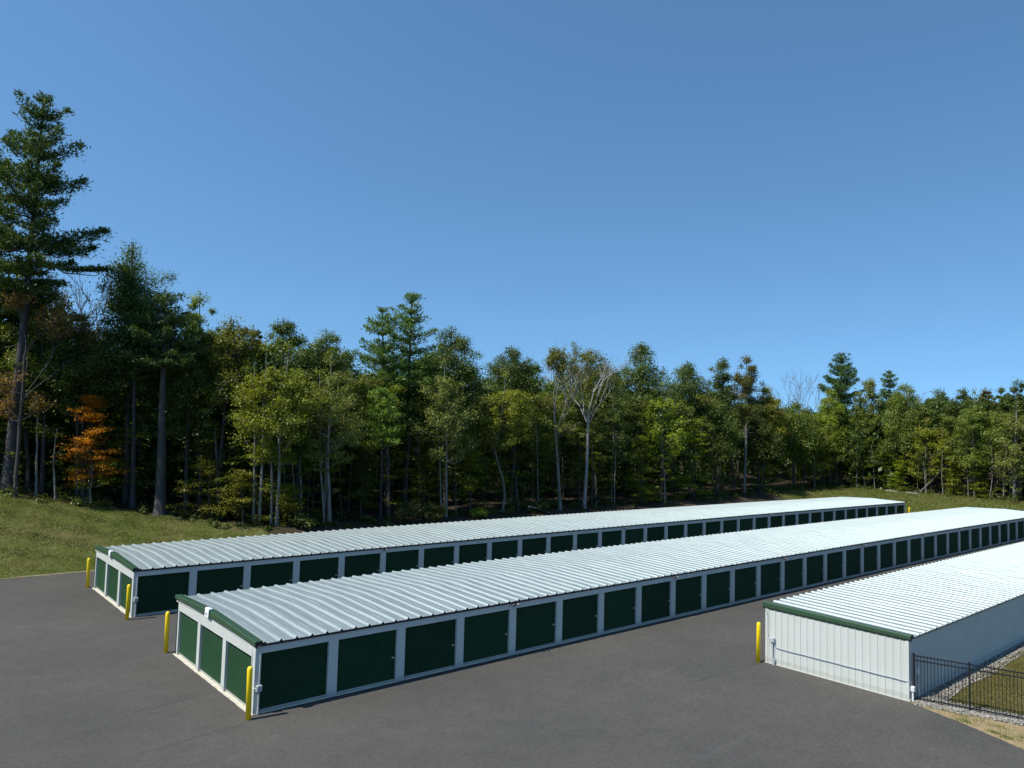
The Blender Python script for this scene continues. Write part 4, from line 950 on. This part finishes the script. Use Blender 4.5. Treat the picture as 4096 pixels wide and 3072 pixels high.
def crown_oak(lv, mb_, r, tr, H, cb, cc, R, tr_r, size, dens=1., ragged=1.):
    hh = (H - cb) / 2; cz = cb + hh; A = math.pi * R * hh
    R = R * 1.12; cb = cb * .92; ncl = int(np.clip(A / .95, 26, 100)); per = int(dens * 4.0 * A / (1.16 * size * size) / ncl)
    axis_top = tr[-1]
    for i in range(ncl):
        d = r.normal(size=3); d /= np.linalg.norm(d); rr = r.uniform(.12, 1) ** .5
        z = d[2] * rr; wid = 1.0 if z < .1 else math.sqrt(max(0, 1 - .55 * z))
        rad = min(R, hh) * r.uniform(.22, .42) * (1 - .25 * max(0, z))
        f = 1 - .6 * rad / R
        zz = cz + z * (hh - rad * .7)
        sh = (zz - cz) / hh
        cx = np.array([cc[0], cc[1]]) * (1 - max(0, sh)) + np.array([axis_top[0], axis_top[1]]) * max(0, sh)
        c = np.array([cx[0] + d[0] * rr * R * f * wid, cx[1] + d[1] * rr * R * f * wid, zz])
        clump(lv, r, c, rad * 1.05, int(per * r.uniform(.6, 1.35)), size, .45 + r.normal(0, .13), .78)
        if i % 2 == 0 or d[2] > .5:
            zt = max(cb * .85, min(zz - .4, zz - .55 * np.hypot(c[0] - cx[0], c[1] - cx[1]) - .5))
            limb(mb_, r, at_h(tr, zt), c, max(.025, tr_r * .32 * (1 - zt / H * .6)), .012, .1)
    # a few tufts on the outline
    for i in range(int(9 * ragged)):
        d = r.normal(size=3); d[2] = abs(d[2]) + .3; d /= np.linalg.norm(d)
        c = np.array([cc[0] + d[0] * R * .80, cc[1] + d[1] * R * .80, cz + d[2] * hh * .86])
        clump(lv, r, c, .62 * min(1.3, R * .3), int(per * .4) + 12, size, .5, .9)
    clump(lv, r, np.array([tr[-1][0], tr[-1][1], H - .8]), .45 * min(R, 2.4), int(per * .9) + 15, size, .55, .8)
def crown_birch(lv, mb_, r, tr, H, cb, cc, R, tr_r, size, dens=1.):
    # rising fine branches carrying small sprays
    hh = (H - cb) / 2; A = math.pi * R * hh; nb = int(np.clip(A * 1.1, 26, 70)); per = int(dens * 2.9 * A / (1.16 * size * size) / nb / 3)
    for i in range(nb):
        t = r.uniform(0, 1) ** .9; z0 = cb * .88 + (H - cb) * t * .8; a = r.uniform(0, 6.28)
        prof = math.sin(math.pi * min(1, .24 + .72 * t)) ** .6
        L = R * prof * r.uniform(.55, 1.2)
        base = at_h(tr, z0 * .96)
        mid = np.array([cc[0], cc[1], 0]) * math.sin(math.pi * min(t, .9))
        end = np.array([tr[-1][0] * t + mid[0] + math.cos(a) * L, tr[-1][1] * t + mid[1] + math.sin(a) * L, min(z0 + L * r.uniform(.15, .8), H - .2)])
        limb(mb_, r, base, end, max(.018, tr_r * .24 * (1 - t * .6)), .008, .12)
        for s in (.5, .8, 1.0):
            c = base + (end - base) * s + r.normal(0, .15, 3)
            clump(lv, r, c, (.38 + .22 * L) * r.uniform(.6, 1.1), int(per * r.uniform(.6, 1.4)) + 3, size, .5 + r.normal(0, .14), .65, .8)
    clump(lv, r, np.array([tr[-1][0], tr[-1][1], H - .4]), .55, per + 15, size, .55, 1.3)
def crown_layer(lv, mb_, r, tr, H, cb, cc, R, tr_r, size, dens=1.):
    col_o = H > 6.5
    nl = int(np.clip((H - cb) / .75, 4, 13))
    for i in range(nl):
        t = (i + .5) / nl; z = cb + (H - cb) * t; Rl = R * (1 - .72 * t ** 1.3) * r.uniform(.75, 1.1)
        for k in range(r.integers(4, 7)):
            a = r.uniform(0, 6.28); L = Rl * r.uniform(.4, 1.08); zb_ = z + r.normal(0, .32); base = at_h(tr, min(max(zb_ - .2, .3), H * .97))
            off = np.array([cc[0], cc[1], 0]) * (1 - t)
            end = np.array([base[0] + math.cos(a) * L, base[1] + math.sin(a) * L, zb_ + r.uniform(-.2, .35) * (.4 + .5 * L) - .06 * L]) + off
            limb(mb_, r, base, end, max(.012, tr_r * .25), .006, -.1)
            m_ = max(3, int(L / .55))
            for s in np.linspace(.35, 1.05, m_):
                c = base + (end - base) * s + r.normal(0, .08, 3)
                n = int(dens * (30 if col_o else 30) * (.16 / size) ** 2 * r.uniform(.6, 1.3) * .62)
                q = r.normal(0, 1, (n, 3)) * (.34, .34, .10)
                N = r.normal(0, .35, (n, 3)); N[:, 2] += 1.0
                lv.add(c + q, N, size * r.uniform(.6, 1.25, n), .5 + r.normal(0, .12) + r.normal(0, .2, n), .6, r.normal(size=(n, 3)))
def crown_pine(lv, mb_, r, tr, H, cb, cc, R, tr_r, size, dens=1., dead=True):
    nw = int(np.clip((H - cb) / (.85 if H < 28 else 1.18), 9, 32))
    for i in range(nw):
        t = (i + r.uniform(-.25, .25)) / (nw - 1); t = min(max(t, 0), 1); z = cb + (H - cb) * t
        prof = (1 - t) ** .70 * (.6 + .4 * min(1, t * 4)) + .05
        nbr = r.integers(4, 8)
        a0 = r.uniform(0, 6.28)
        for k in range(nbr):
            a = a0 + k * 6.28 / nbr + r.normal(0, .25); L = R * 1.1 * prof * (r.uniform(.35, 1.2) if H < 28 else r.uniform(.42, 1.15)) + .25
            zj = z + r.normal(0, .30 if H < 28 else .42) * min(1, (1 - t) * 3); base = at_h(tr, min(zj, H - .3)); lift = .10 + .55 * t
            end = base + np.array([math.cos(a) * L, math.sin(a) * L, L * (lift + r.normal(0, .07))]) + np.array([cc[0], cc[1], 0]) * (1 - t) * .35
            limb(mb_, r, base, end, max(.015, tr_r * .28 * (1 - t * .7)), .012, .12, 4, 4)
            m_ = max(3, int(L / .34))
            for s in np.linspace(.30, 1.03, m_):
                wd = .17 + .15 * L * math.sin(math.pi * min(1, s * .9 + .05))
                c = base + (end - base) * s; c[2] -= .12 * L * math.sin(math.pi * min(1, s)) * .6
                n = int((.45 if L < .8 else 1) * dens * (13 + 5.5 * L if H < 28 else 19 + 8 * L) * (.26 / size) * r.uniform(.7, 1.3))
                q = r.normal(0, 1, (n, 3)) * (wd, wd, .10 if H < 28 else .12); q[:, 2] += .08
                dr = q * .8 + r.normal(0, .5, (n, 3)) + np.array([math.cos(a) * .5, math.sin(a) * .5, .55])
                lv.add(c + q, r.normal(size=(n, 3)), size * r.uniform(.6, 1.25, n), .42 + .12 * s + r.normal(0, .2, n), .26, dr)
    n = int(34 * dens)
    q = r.normal(0, 1, (n, 3)) * (.10, .10, .42); lv.add(np.array([tr[-1][0], tr[-1][1], H - .75]) + q, r.normal(size=(n, 3)), size, .55, .2, r.normal(0, .4, (n, 3)) + np.array([0, 0, 1.]))
    if dead:
        for i in range(int(cb / .9)):
            z = cb * r.uniform(.45, 1); a = r.uniform(0, 6.28); L = r.uniform(.4, 1.6); b_ = at_h(tr, z)
            limb(mb_, r, b_, b_ + np.array([math.cos(a) * L, math.sin(a) * L, r.uniform(-.3, .15) * L]), .03, .008, .1, 3, 3)

def tree(i, kind, base, H, lean, cb, cc, R, tr_r, col, name, label):
    r = np.random.default_rng(1000 + i * 17); root = empty(name, base, label, 'tree')
    lv = LV(); mb_ = MB(); far = math.hypot(base[0], base[1]) > 105; size = .092 if not far else .125
    tr = trunk_line(r, H, lean, 9, .05 if kind in ('pine', 'snag') else .12)
    bk = 'bark_light' if kind == 'birch' or col == 'olive' and kind == 'sparse' else 'bark'
    if col == 'bone': bk = 'bone'
    if col in ('grey', 'brown'): bk = 'grey'
    if kind == 'pine': bk = 'pine'
    leafy = kind not in ('bare', 'twiggy', 'snag')
    if kind in ('oak', 'birch', 'layered', 'pine'):
        if kind == 'birch' and 'crooked' in label:
            for j, dx in enumerate([0, .3, .1, -.5, -.9, -.6, -.3, -.1, 0, 0]): tr[j] = tr[j] + np.array([-dx * .6, dx * .6, 0]) * -1.2
        if kind == 'birch' and ('forked' in label or 'two pale stems' in label or 'pair' in label):
            t2 = [q + np.array([-.35 - .5 * q[2] / H, .35 + .4 * q[2] / H, 0]) for q in tr]; trunk(mb_, t2[:-1], tr_r * .7, .03, 6)
        trunk(mb_, tr, tr_r, max(.02, tr_r * .16))
        {'oak': crown_oak, 'birch': crown_birch, 'layered': crown_layer, 'pine': crown_pine}[kind](lv, mb_, r, tr, H, cb, cc, R, tr_r, size if kind != 'pine' else (.20 if not far else .25), 1.0)
        if label.startswith('towering'):         # one long low bough reaching right
            b_ = at_h(tr, 18.7); e_ = b_ + np.array([.757, -.653, .05]) * 6.6; limb(mb_, r, b_, e_, .10, .02, .05, 6, 5)
            for s in np.linspace(.50, 1.0, 10):
                n = 95; c = b_ + (e_ - b_) * s; q = r.normal(0, 1, (n, 3)) * (.32, .32, .11); q[:, 2] += .1
                lv.add(c + q, r.normal(size=(n, 3)), .2 * r.uniform(.6, 1.2, n), .45 + r.normal(0, .2, n), .26, q * .8 + r.normal(0, .5, (n, 3)) + np.array([.3, -.3, .5]))
        if kind == 'birch':                      # a little foliage low on the stem
            for j in range(10):
                z = cb * r.uniform(.45, 1.0); a = r.uniform(0, 6.28); b_ = at_h(tr, z); L = r.uniform(.5, 1.5); c = b_ + np.array([math.cos(a) * L, math.sin(a) * L, .1])
                limb(mb_, r, b_, c, .02, .006); clump(lv, r, c, .4, 40, size, .5, .35, 1)
    elif kind == 'sparse':
        trunk(mb_, tr[:7], tr_r, tr_r * .5); tips = []
        top = tr[6]
        for j in range(4):
            d = np.array([r.normal(0, .35), r.normal(0, .35), 1.0]); branching(mb_, r, tr[4 + j % 3], d, (H - tr[4 + j % 3][2]) * .31, tr_r * .45, 4, .42, .35, 4, tips)
        for j in range(8):
            z = cb * r.uniform(.8, 1.3); a = r.uniform(0, 6.28); branching(mb_, r, at_h(tr, min(z, tr[6][2])), np.array([math.cos(a), math.sin(a), .7]), R * .5, .035, 2, .5, .2, 3, tips)
        for q in tips:
            if q[2] > H: q = q * np.array([1, 1, .96])
            clump(lv, r, np.array(q), .50, 11 if col == 'russet' else 18, size * .95, .5 + r.normal(0, .15), .8)
        if 'vines' in label:
            for j in range(40):
                z = r.uniform(1.0, cb * 1.1); b_ = at_h(tr, z); clump(lv, r, b_ + r.normal(0, .10, 3), .24, 20, size * .9, .45, 1.2)
    elif kind in ('bare', 'twiggy'):
        fz = cb / H * (.97 if col == 'bone' else .9); nf = max(3, int(fz * 9)); trunk(mb_, [at_h(tr, H * fz * j / nf) for j in range(nf + 1)], tr_r, tr_r * .62)
        top = at_h(tr, H * fz); rem = H * (1 - fz); cen = np.array([cc[0], cc[1]]) - top[:2]
        k = 7 if col == 'bone' else 6
        for j in range(k):
            a = j * 6.28 / k + r.normal(0, .3); o = R * r.uniform(.6, 1.1) if j else 0
            d = np.array([math.cos(a) * o + cen[0] * .6, math.sin(a) * o + cen[1] * .6, rem * r.uniform(.75, 1.0)])
            p0 = top - np.array([0, 0, r.uniform(0, .18) * rem])
            if col == 'bone': branching(mb_, r, p0, d, np.linalg.norm(d) * .47, tr_r * (.33 if j else .5), 3, .36, .30, 6)
            else: branching(mb_, r, p0, d, np.linalg.norm(d) * .36, tr_r * (.4 if j else .5), 4, .38, .34, 5)
        if kind == 'twiggy':
            for j in range(26):
                a = r.uniform(0, 6.28); q = r.uniform(.1, 1) * R * .8; clump(lv, r, np.array([cc[0] + math.cos(a) * q, cc[1] + math.sin(a) * q, r.uniform(cb, H * .97)]), .4, 10, size * .8, .5)
            leafy = True
    elif kind == 'snag':
        trunk(mb_, tr, tr_r, tr_r * .75)
        for j in range(6): limb(mb_, r, tr[-1] + r.normal(0, .08, 3) - np.array([0, 0, .3]), tr[-1] + np.array([r.normal(0, .2), r.normal(0, .2), r.uniform(.3, 1.2)]), .09, .02, 0)
        for j in range(16):
            a = r.uniform(0, 6.28); L = r.uniform(.8, 2.4); b_ = at_h(tr, H * r.uniform(.86, 1.0)); limb(mb_, r, b_, b_ + np.array([math.cos(a) * L, math.sin(a) * L, r.uniform(-.9, .5)]), .035, .008, -.15, 4, 3)
    if kind in ('bare', 'twiggy', 'sparse'):        # keep the fine branches inside the height of the tree
        z0 = cb * .8; zm = max(v[2] for v in mb_.v); f_ = (H - z0) / (zm - z0)
        sq = lambda z: z0 + (z - z0) * f_ if z > z0 and f_ < 1 else z
        mb_.v = [(x, y, sq(z)) for x, y, z in mb_.v]
        for c_ in lv.C: c_[:, 2] = [sq(z) for z in c_[:, 2]]
    mb_.v = [(x + base[0], y + base[1], z + base[2]) for x, y, z in mb_.v]
    mb_.build('trunk', BARK[bk], root)
    if leafy and lv.C: link('crown', lv.mesh('crown', LEAF[col]), root)
    return root
for i, t in enumerate(TREES): tree(i, *t)

# one long low bough of the big pine reaching right
for i, (base, H, lean, rad, col, label) in enumerate(STEMS):
    r = np.random.default_rng(5000 + i); root = empty('sapling', base, label, 'tree', 'thin stems along the edge of the woods')
    mb_ = MB(); lv = LV(); tr = trunk_line(r, H, lean, 8, .10); trunk(mb_, tr, rad, rad * .35, 6)
    for j in range(7):
        z = H * r.uniform(.35, 1.0); a = r.uniform(0, 6.28); L = r.uniform(.5, 1.6); b_ = at_h(tr, z); e = b_ + np.array([math.cos(a) * L, math.sin(a) * L, L * r.uniform(.1, .6)])
        limb(mb_, r, b_, e, .022, .006, .1, 3, 3); n = 60
        q = r.normal(0, 1, (n, 3)) * (.34, .34, .10); N = r.normal(0, .4, (n, 3)); N[:, 2] += 1; lv.add(e + q, N, .115 * r.uniform(.6, 1.2, n), .45 + r.normal(0, .2, n), .6, r.normal(size=(n, 3)))
    mb_.v = [(x + base[0], y + base[1], z + base[2]) for x, y, z in mb_.v]
    mb_.build('trunk', BARK[col], root); link('crown', lv.mesh('crown', LEAF[['dullgreen', 'mid', 'dullyellow', 'dark2'][i % 4]]), root)

# ------------------------------------------------------------------ the mass of the woods behind the trees one can tell apart
SK = np.array(SKY)
def skyline(x, y):
    # allowed height of the mass at the nearest skyline sample
    d = np.hypot(SK[:, 0][None] - x[:, None], SK[:, 1][None] - y[:, None]); w_ = 1 / (d + 1.5) ** 3
    return (SK[:, 2][None] * w_).sum(1) / w_.sum(1)
def along_edge(r, n):
    E_ = np.array(EDGE[1:]); seg = np.hypot(*(E_[1:] - E_[:-1]).T); cum = np.concatenate([[0], np.cumsum(seg)])
    s = r.uniform(0, cum[-1], n); k = np.searchsorted(cum, s, 'right') - 1; k = k.clip(0, len(seg) - 1); t = (s - cum[k]) / seg[k]
    P_ = E_[k] + (E_[k + 1] - E_[k]) * t[:, None]; d = (E_[k + 1] - E_[k]) / seg[k][:, None]
    return P_, np.stack([-d[:, 1], d[:, 0]], -1)
r = np.random.default_rng(77); lv = LV(); mb_ = MB()
P_, Nn = along_edge(r, 430); back = r.uniform(4, 26, 430); Q_ = P_ + Nn * back[:, None]; hz = height(Q_[:, 0], Q_[:, 1]); Hs = skyline(Q_[:, 0], Q_[:, 1])
for i in range(430):
    if Q_[i, 0] < -38 : continue
    Ht = Hs[i] * (r.uniform(.68, .92) if back[i] < 14 else r.uniform(.80, .99)) if Q_[i, 0] < 128 else Hs[i] * r.uniform(.74, .97)
    b_ = np.array([Q_[i, 0], Q_[i, 1], hz[i]])
    if back[i] > 6: mb_.tube([tuple(b_ - np.array([0, 0, .2])), tuple(b_ + np.array([r.normal(0, .3), r.normal(0, .3), Ht * .55])), tuple(b_ + np.array([r.normal(0, .6), r.normal(0, .6), Ht * .9]))], [.11, .08, .04], 5, 0, False)
    Rr = r.uniform(2.0, 3.2); ncl = 9; tone = r.uniform(.15, .55)
    for j in range(ncl):
        zz = Ht * r.uniform(.42, .96); rad = r.uniform(.9, 1.7); a = r.uniform(0, 6.28); q = Rr * r.uniform(.1, .9) * (1.2 - zz / Ht * .6)
        clump(lv, r, b_ + np.array([math.cos(a) * q, math.sin(a) * q, zz]), rad, 190, .17, tone + r.normal(0, .1), .8)
for i in range(150):
    x, y = r.uniform(131, 152), r.uniform(22, 62)
    if float(wooded(np.array([x]), np.array([y]))[0]) < 2.5: continue
    b_ = np.array([x, y, float(height(x, y))]); Ht = float(skyline(b_[:1], b_[1:2])[0]) * r.uniform(.80, .97); Rr = r.uniform(1.6, 2.6); tone = r.uniform(.25, .6)
    for j in range(9):
        zz = Ht * r.uniform(.5, .97); a = r.uniform(0, 6.28); q = Rr * r.uniform(.0, .9) * (1.25 - zz / Ht * .7); clump(lv, r, b_ + np.array([math.cos(a) * q, math.sin(a) * q, zz]), r.uniform(.8, 1.4), 130, .18, tone + r.normal(0, .1), .8)
# deep shaded understory filling the back of the woods
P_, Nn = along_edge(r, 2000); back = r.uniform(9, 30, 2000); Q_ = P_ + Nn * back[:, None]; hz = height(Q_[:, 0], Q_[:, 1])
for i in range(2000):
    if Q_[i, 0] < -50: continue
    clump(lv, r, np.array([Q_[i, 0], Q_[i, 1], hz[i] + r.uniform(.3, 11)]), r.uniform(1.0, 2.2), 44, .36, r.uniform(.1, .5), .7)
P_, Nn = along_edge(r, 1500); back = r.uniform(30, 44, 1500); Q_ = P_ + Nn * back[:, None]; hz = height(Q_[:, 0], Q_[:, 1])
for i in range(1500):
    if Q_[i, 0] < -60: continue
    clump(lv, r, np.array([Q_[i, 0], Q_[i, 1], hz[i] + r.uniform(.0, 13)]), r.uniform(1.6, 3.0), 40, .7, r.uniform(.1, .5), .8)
front = {k: LV() for k in ('olive', 'mid', 'yellow2', 'dullgreen', 'greygreen')}
P_, Nn = along_edge(r, 2600); back = r.uniform(.3, 6.5, 2600); Q_ = P_ + Nn * back[:, None]; hz = height(Q_[:, 0], Q_[:, 1]); Hs = skyline(Q_[:, 0], Q_[:, 1])
for i in range(2600):
    x, y = Q_[i]
    if x < -20: continue
    z = Hs[i] * (.24 + .50 * r.uniform(0, 1) ** .75)
    if z < Hs[i] * .4 and math.sin(x * .31) * math.sin(y * .23 + x * .11) + .35 * r.normal() < .15: continue
    sel = math.sin(x * .19 + 1.7) + math.sin(x * .47 + y * .3) + .5 * r.normal()
    k = 'dullgreen' if sel < -.8 else 'mid' if sel < -.1 else 'olive' if sel < .5 else 'greygreen' if sel < .95 else 'yellow2'
    clump(front[k], r, np.array([x, y, hz[i] + z]), r.uniform(.55, 1.15), 165, .095, .42 + r.normal(0, .15), .6, .7)
low = {k: LV() for k in ('dullyellow', 'yellow2', 'mid')}
P_, Nn = along_edge(r, 2300); back = r.uniform(.0, 4.5, 2300); Q_ = P_ + Nn * back[:, None]; hz = height(Q_[:, 0], Q_[:, 1])
for i in range(2300):
    x, y = Q_[i]
    if x < -12: continue
    if math.sin(x * .43 + 2 * math.sin(y * .21)) + .8 * r.normal() < .15: continue
    k = ('dullyellow', 'yellow2', 'mid')[int(r.integers(0, 3))]; z = .5 + 6.5 * r.uniform(0, 1) ** 1.1
    for q_ in range(3):
        n = 34; c = np.array([x, y, hz[i] + z]) + r.normal(0, 1, 3) * (.55, .55, .18); q = r.normal(0, 1, (n, 3)) * (.36, .36, .08); N = r.normal(0, .4, (n, 3)); N[:, 2] += 1
        low[k].add(c + q, N, .088 * r.uniform(.6, 1.3, n), .5 + r.normal(0, .2, n), .6, r.normal(size=(n, 3)))
for k in low: front[k + '_low'] = low[k]
for (x, y) in [(a, b) for a in np.arange(139, 190, 3.2) for b in np.arange(56, 100, 3.2)]:
    for q in range(3): clump(lv, r, np.array([x + r.normal(0, 1), y + r.normal(0, 1), float(height(x, y)) + r.uniform(.3, 13)]), r.uniform(1.4, 2.6), 36, .5, r.uniform(.1, .5), .8)
for i in range(420):
    x, y = r.uniform(2, 34), r.uniform(79, 112); clump(lv, r, np.array([x, y, float(height(x, y)) + r.uniform(.3, 15)]), r.uniform(1.2, 2.4), 60, .42, r.uniform(.1, .5), .8)
wd = empty('woods', (0, 0, 0)); tag(wd, 'dense shaded woods massed behind the front row of trees', 'woods', None, 'stuff')
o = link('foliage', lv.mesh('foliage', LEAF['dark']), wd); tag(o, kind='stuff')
for k, q in front.items():
    o = link('foliage', q.mesh('foliage', LEAF[k.replace('_low', '')]), wd); tag(o, kind='stuff')
o = mb_.build('trunks', BARK['bark'], wd); tag(o, kind='stuff')

# undergrowth along the edge
lv = LV(); P_, Nn = along_edge(r, 620); off = r.normal(1.0, 1.3, 620); Q_ = P_ + Nn * off[:, None]; hz = height(Q_[:, 0], Q_[:, 1])
for i in range(620):
    x = Q_[i, 0]
    if x < -15: continue
    s = r.uniform(.25, .7) * (1.25 if x < 16 or x > 120 else .9)
    clump(lv, r, np.array([x, Q_[i, 1], hz[i] + s * .5]), s, 60, .11, r.uniform(.1, .8), .8)
o = link('undergrowth', lv.mesh('undergrowth', LEAF['dullgreen'])); tag(o, 'low leafy undergrowth along the foot of the woods', 'undergrowth', None, 'stuff')
def shrub(x, y, w_, h_, col, label, seed):
    r = np.random.default_rng(seed); z = float(height(x, y)); root = empty('shrub', (x, y, z), label, 'shrub'); lv = LV(); mb_ = MB()
    for j in range(16):
        a = r.uniform(0, 6.28); q = w_ * r.uniform(.1, .9); c = np.array([math.cos(a) * q, math.sin(a) * q, h_ * r.uniform(.3, .95) * (1 - .4 * q / w_)])
        limb(mb_, r, (r.normal(0, .1), r.normal(0, .1), 0), c, .02, .006, -.1, 4, 3); clump(lv, r, c, w_ * .35, 80, .11, .45 + r.normal(0, .15), .8)
    mb_.v = [(a + x, b + y, c + z) for a, b, c in mb_.v]; mb_.build('stems', BARK['bark'], root); link('crown', lv.mesh('crown', LEAF[col]), root)
shrub(41.5, 62.9, 1.9, 2.6, 'olivebrown', 'brownish rounded shrub behind the rearmost roof, under the pine pair', 1)
shrub(44.0, 63.4, 1.5, 2.0, 'dullyellow', 'smaller yellowish shrub next to the brownish one under the pine pair', 2)
shrub(51.0, 64.0, 1.1, 1.1, 'bright', 'low bright yellow-green shrub below the low layered tree', 3)
shrub(60.5, 64.2, 1.0, 1.7, 'dullgreen', 'dull green shrub right of the crooked trunk', 4)
shrub(29.5, 62.0, 1.2, 1.3, 'dullgreen', 'dark low shrub at the right end of the grassy bank', 5)
def log(name, a, b, rad, mat, label):
    a = Vector((a[0], a[1], float(height(a[0], a[1])) + a[2])); b = Vector((b[0], b[1], float(height(b[0], b[1])) + b[2])); root = empty(name, tuple(a), label, 'log')
    m_ = MB(); n = 6; m_.tube([a + (b - a) * i / n + Vector((random.gauss(0, .05), random.gauss(0, .05), random.gauss(0, .02))) for i in range(n + 1)], [rad * (1 - .5 * i / n) for i in range(n + 1)], 7); m_.build('trunk', BARK[mat], root)
    m_ = MB()
    for i in range(5):
        p_ = a + (b - a) * random.uniform(.3, .95); m_.tube([p_, p_ + Vector((random.gauss(0, .5), random.gauss(0, .5), random.uniform(.2, .7)))], [rad * .3, rad * .1], 4)
    m_.build('branch', BARK[mat], root)
log('fallen_log', (135.9, 55.5, .1), (134.9, 53.2, .12), .13, 'bone', 'pale fallen log lying on the far grass by the woods, left one')
log('fallen_log', (134.6, 51.6, .1), (133.9, 49.4, .1), .10, 'bone', 'short pale fallen log lying on the far grass, right one')
log('leaning_log', (135.8, 50.0, .1), (138.5, 46.6, 4.8), .12, 'grey', 'dead trunk leaning against the trees at the edge of the far grass')
log('fallen_log', (71.5, 65.8, .2), (75.5, 68.5, .6), .14, 'grey', 'grey fallen log on the forest floor right of the dead tree')
log('fallen_log', (58.5, 64.2, .9), (61.5, 63.8, .1), .08, 'grey', 'thin fallen branch between the crooked trunk and the vine-clad trunk')
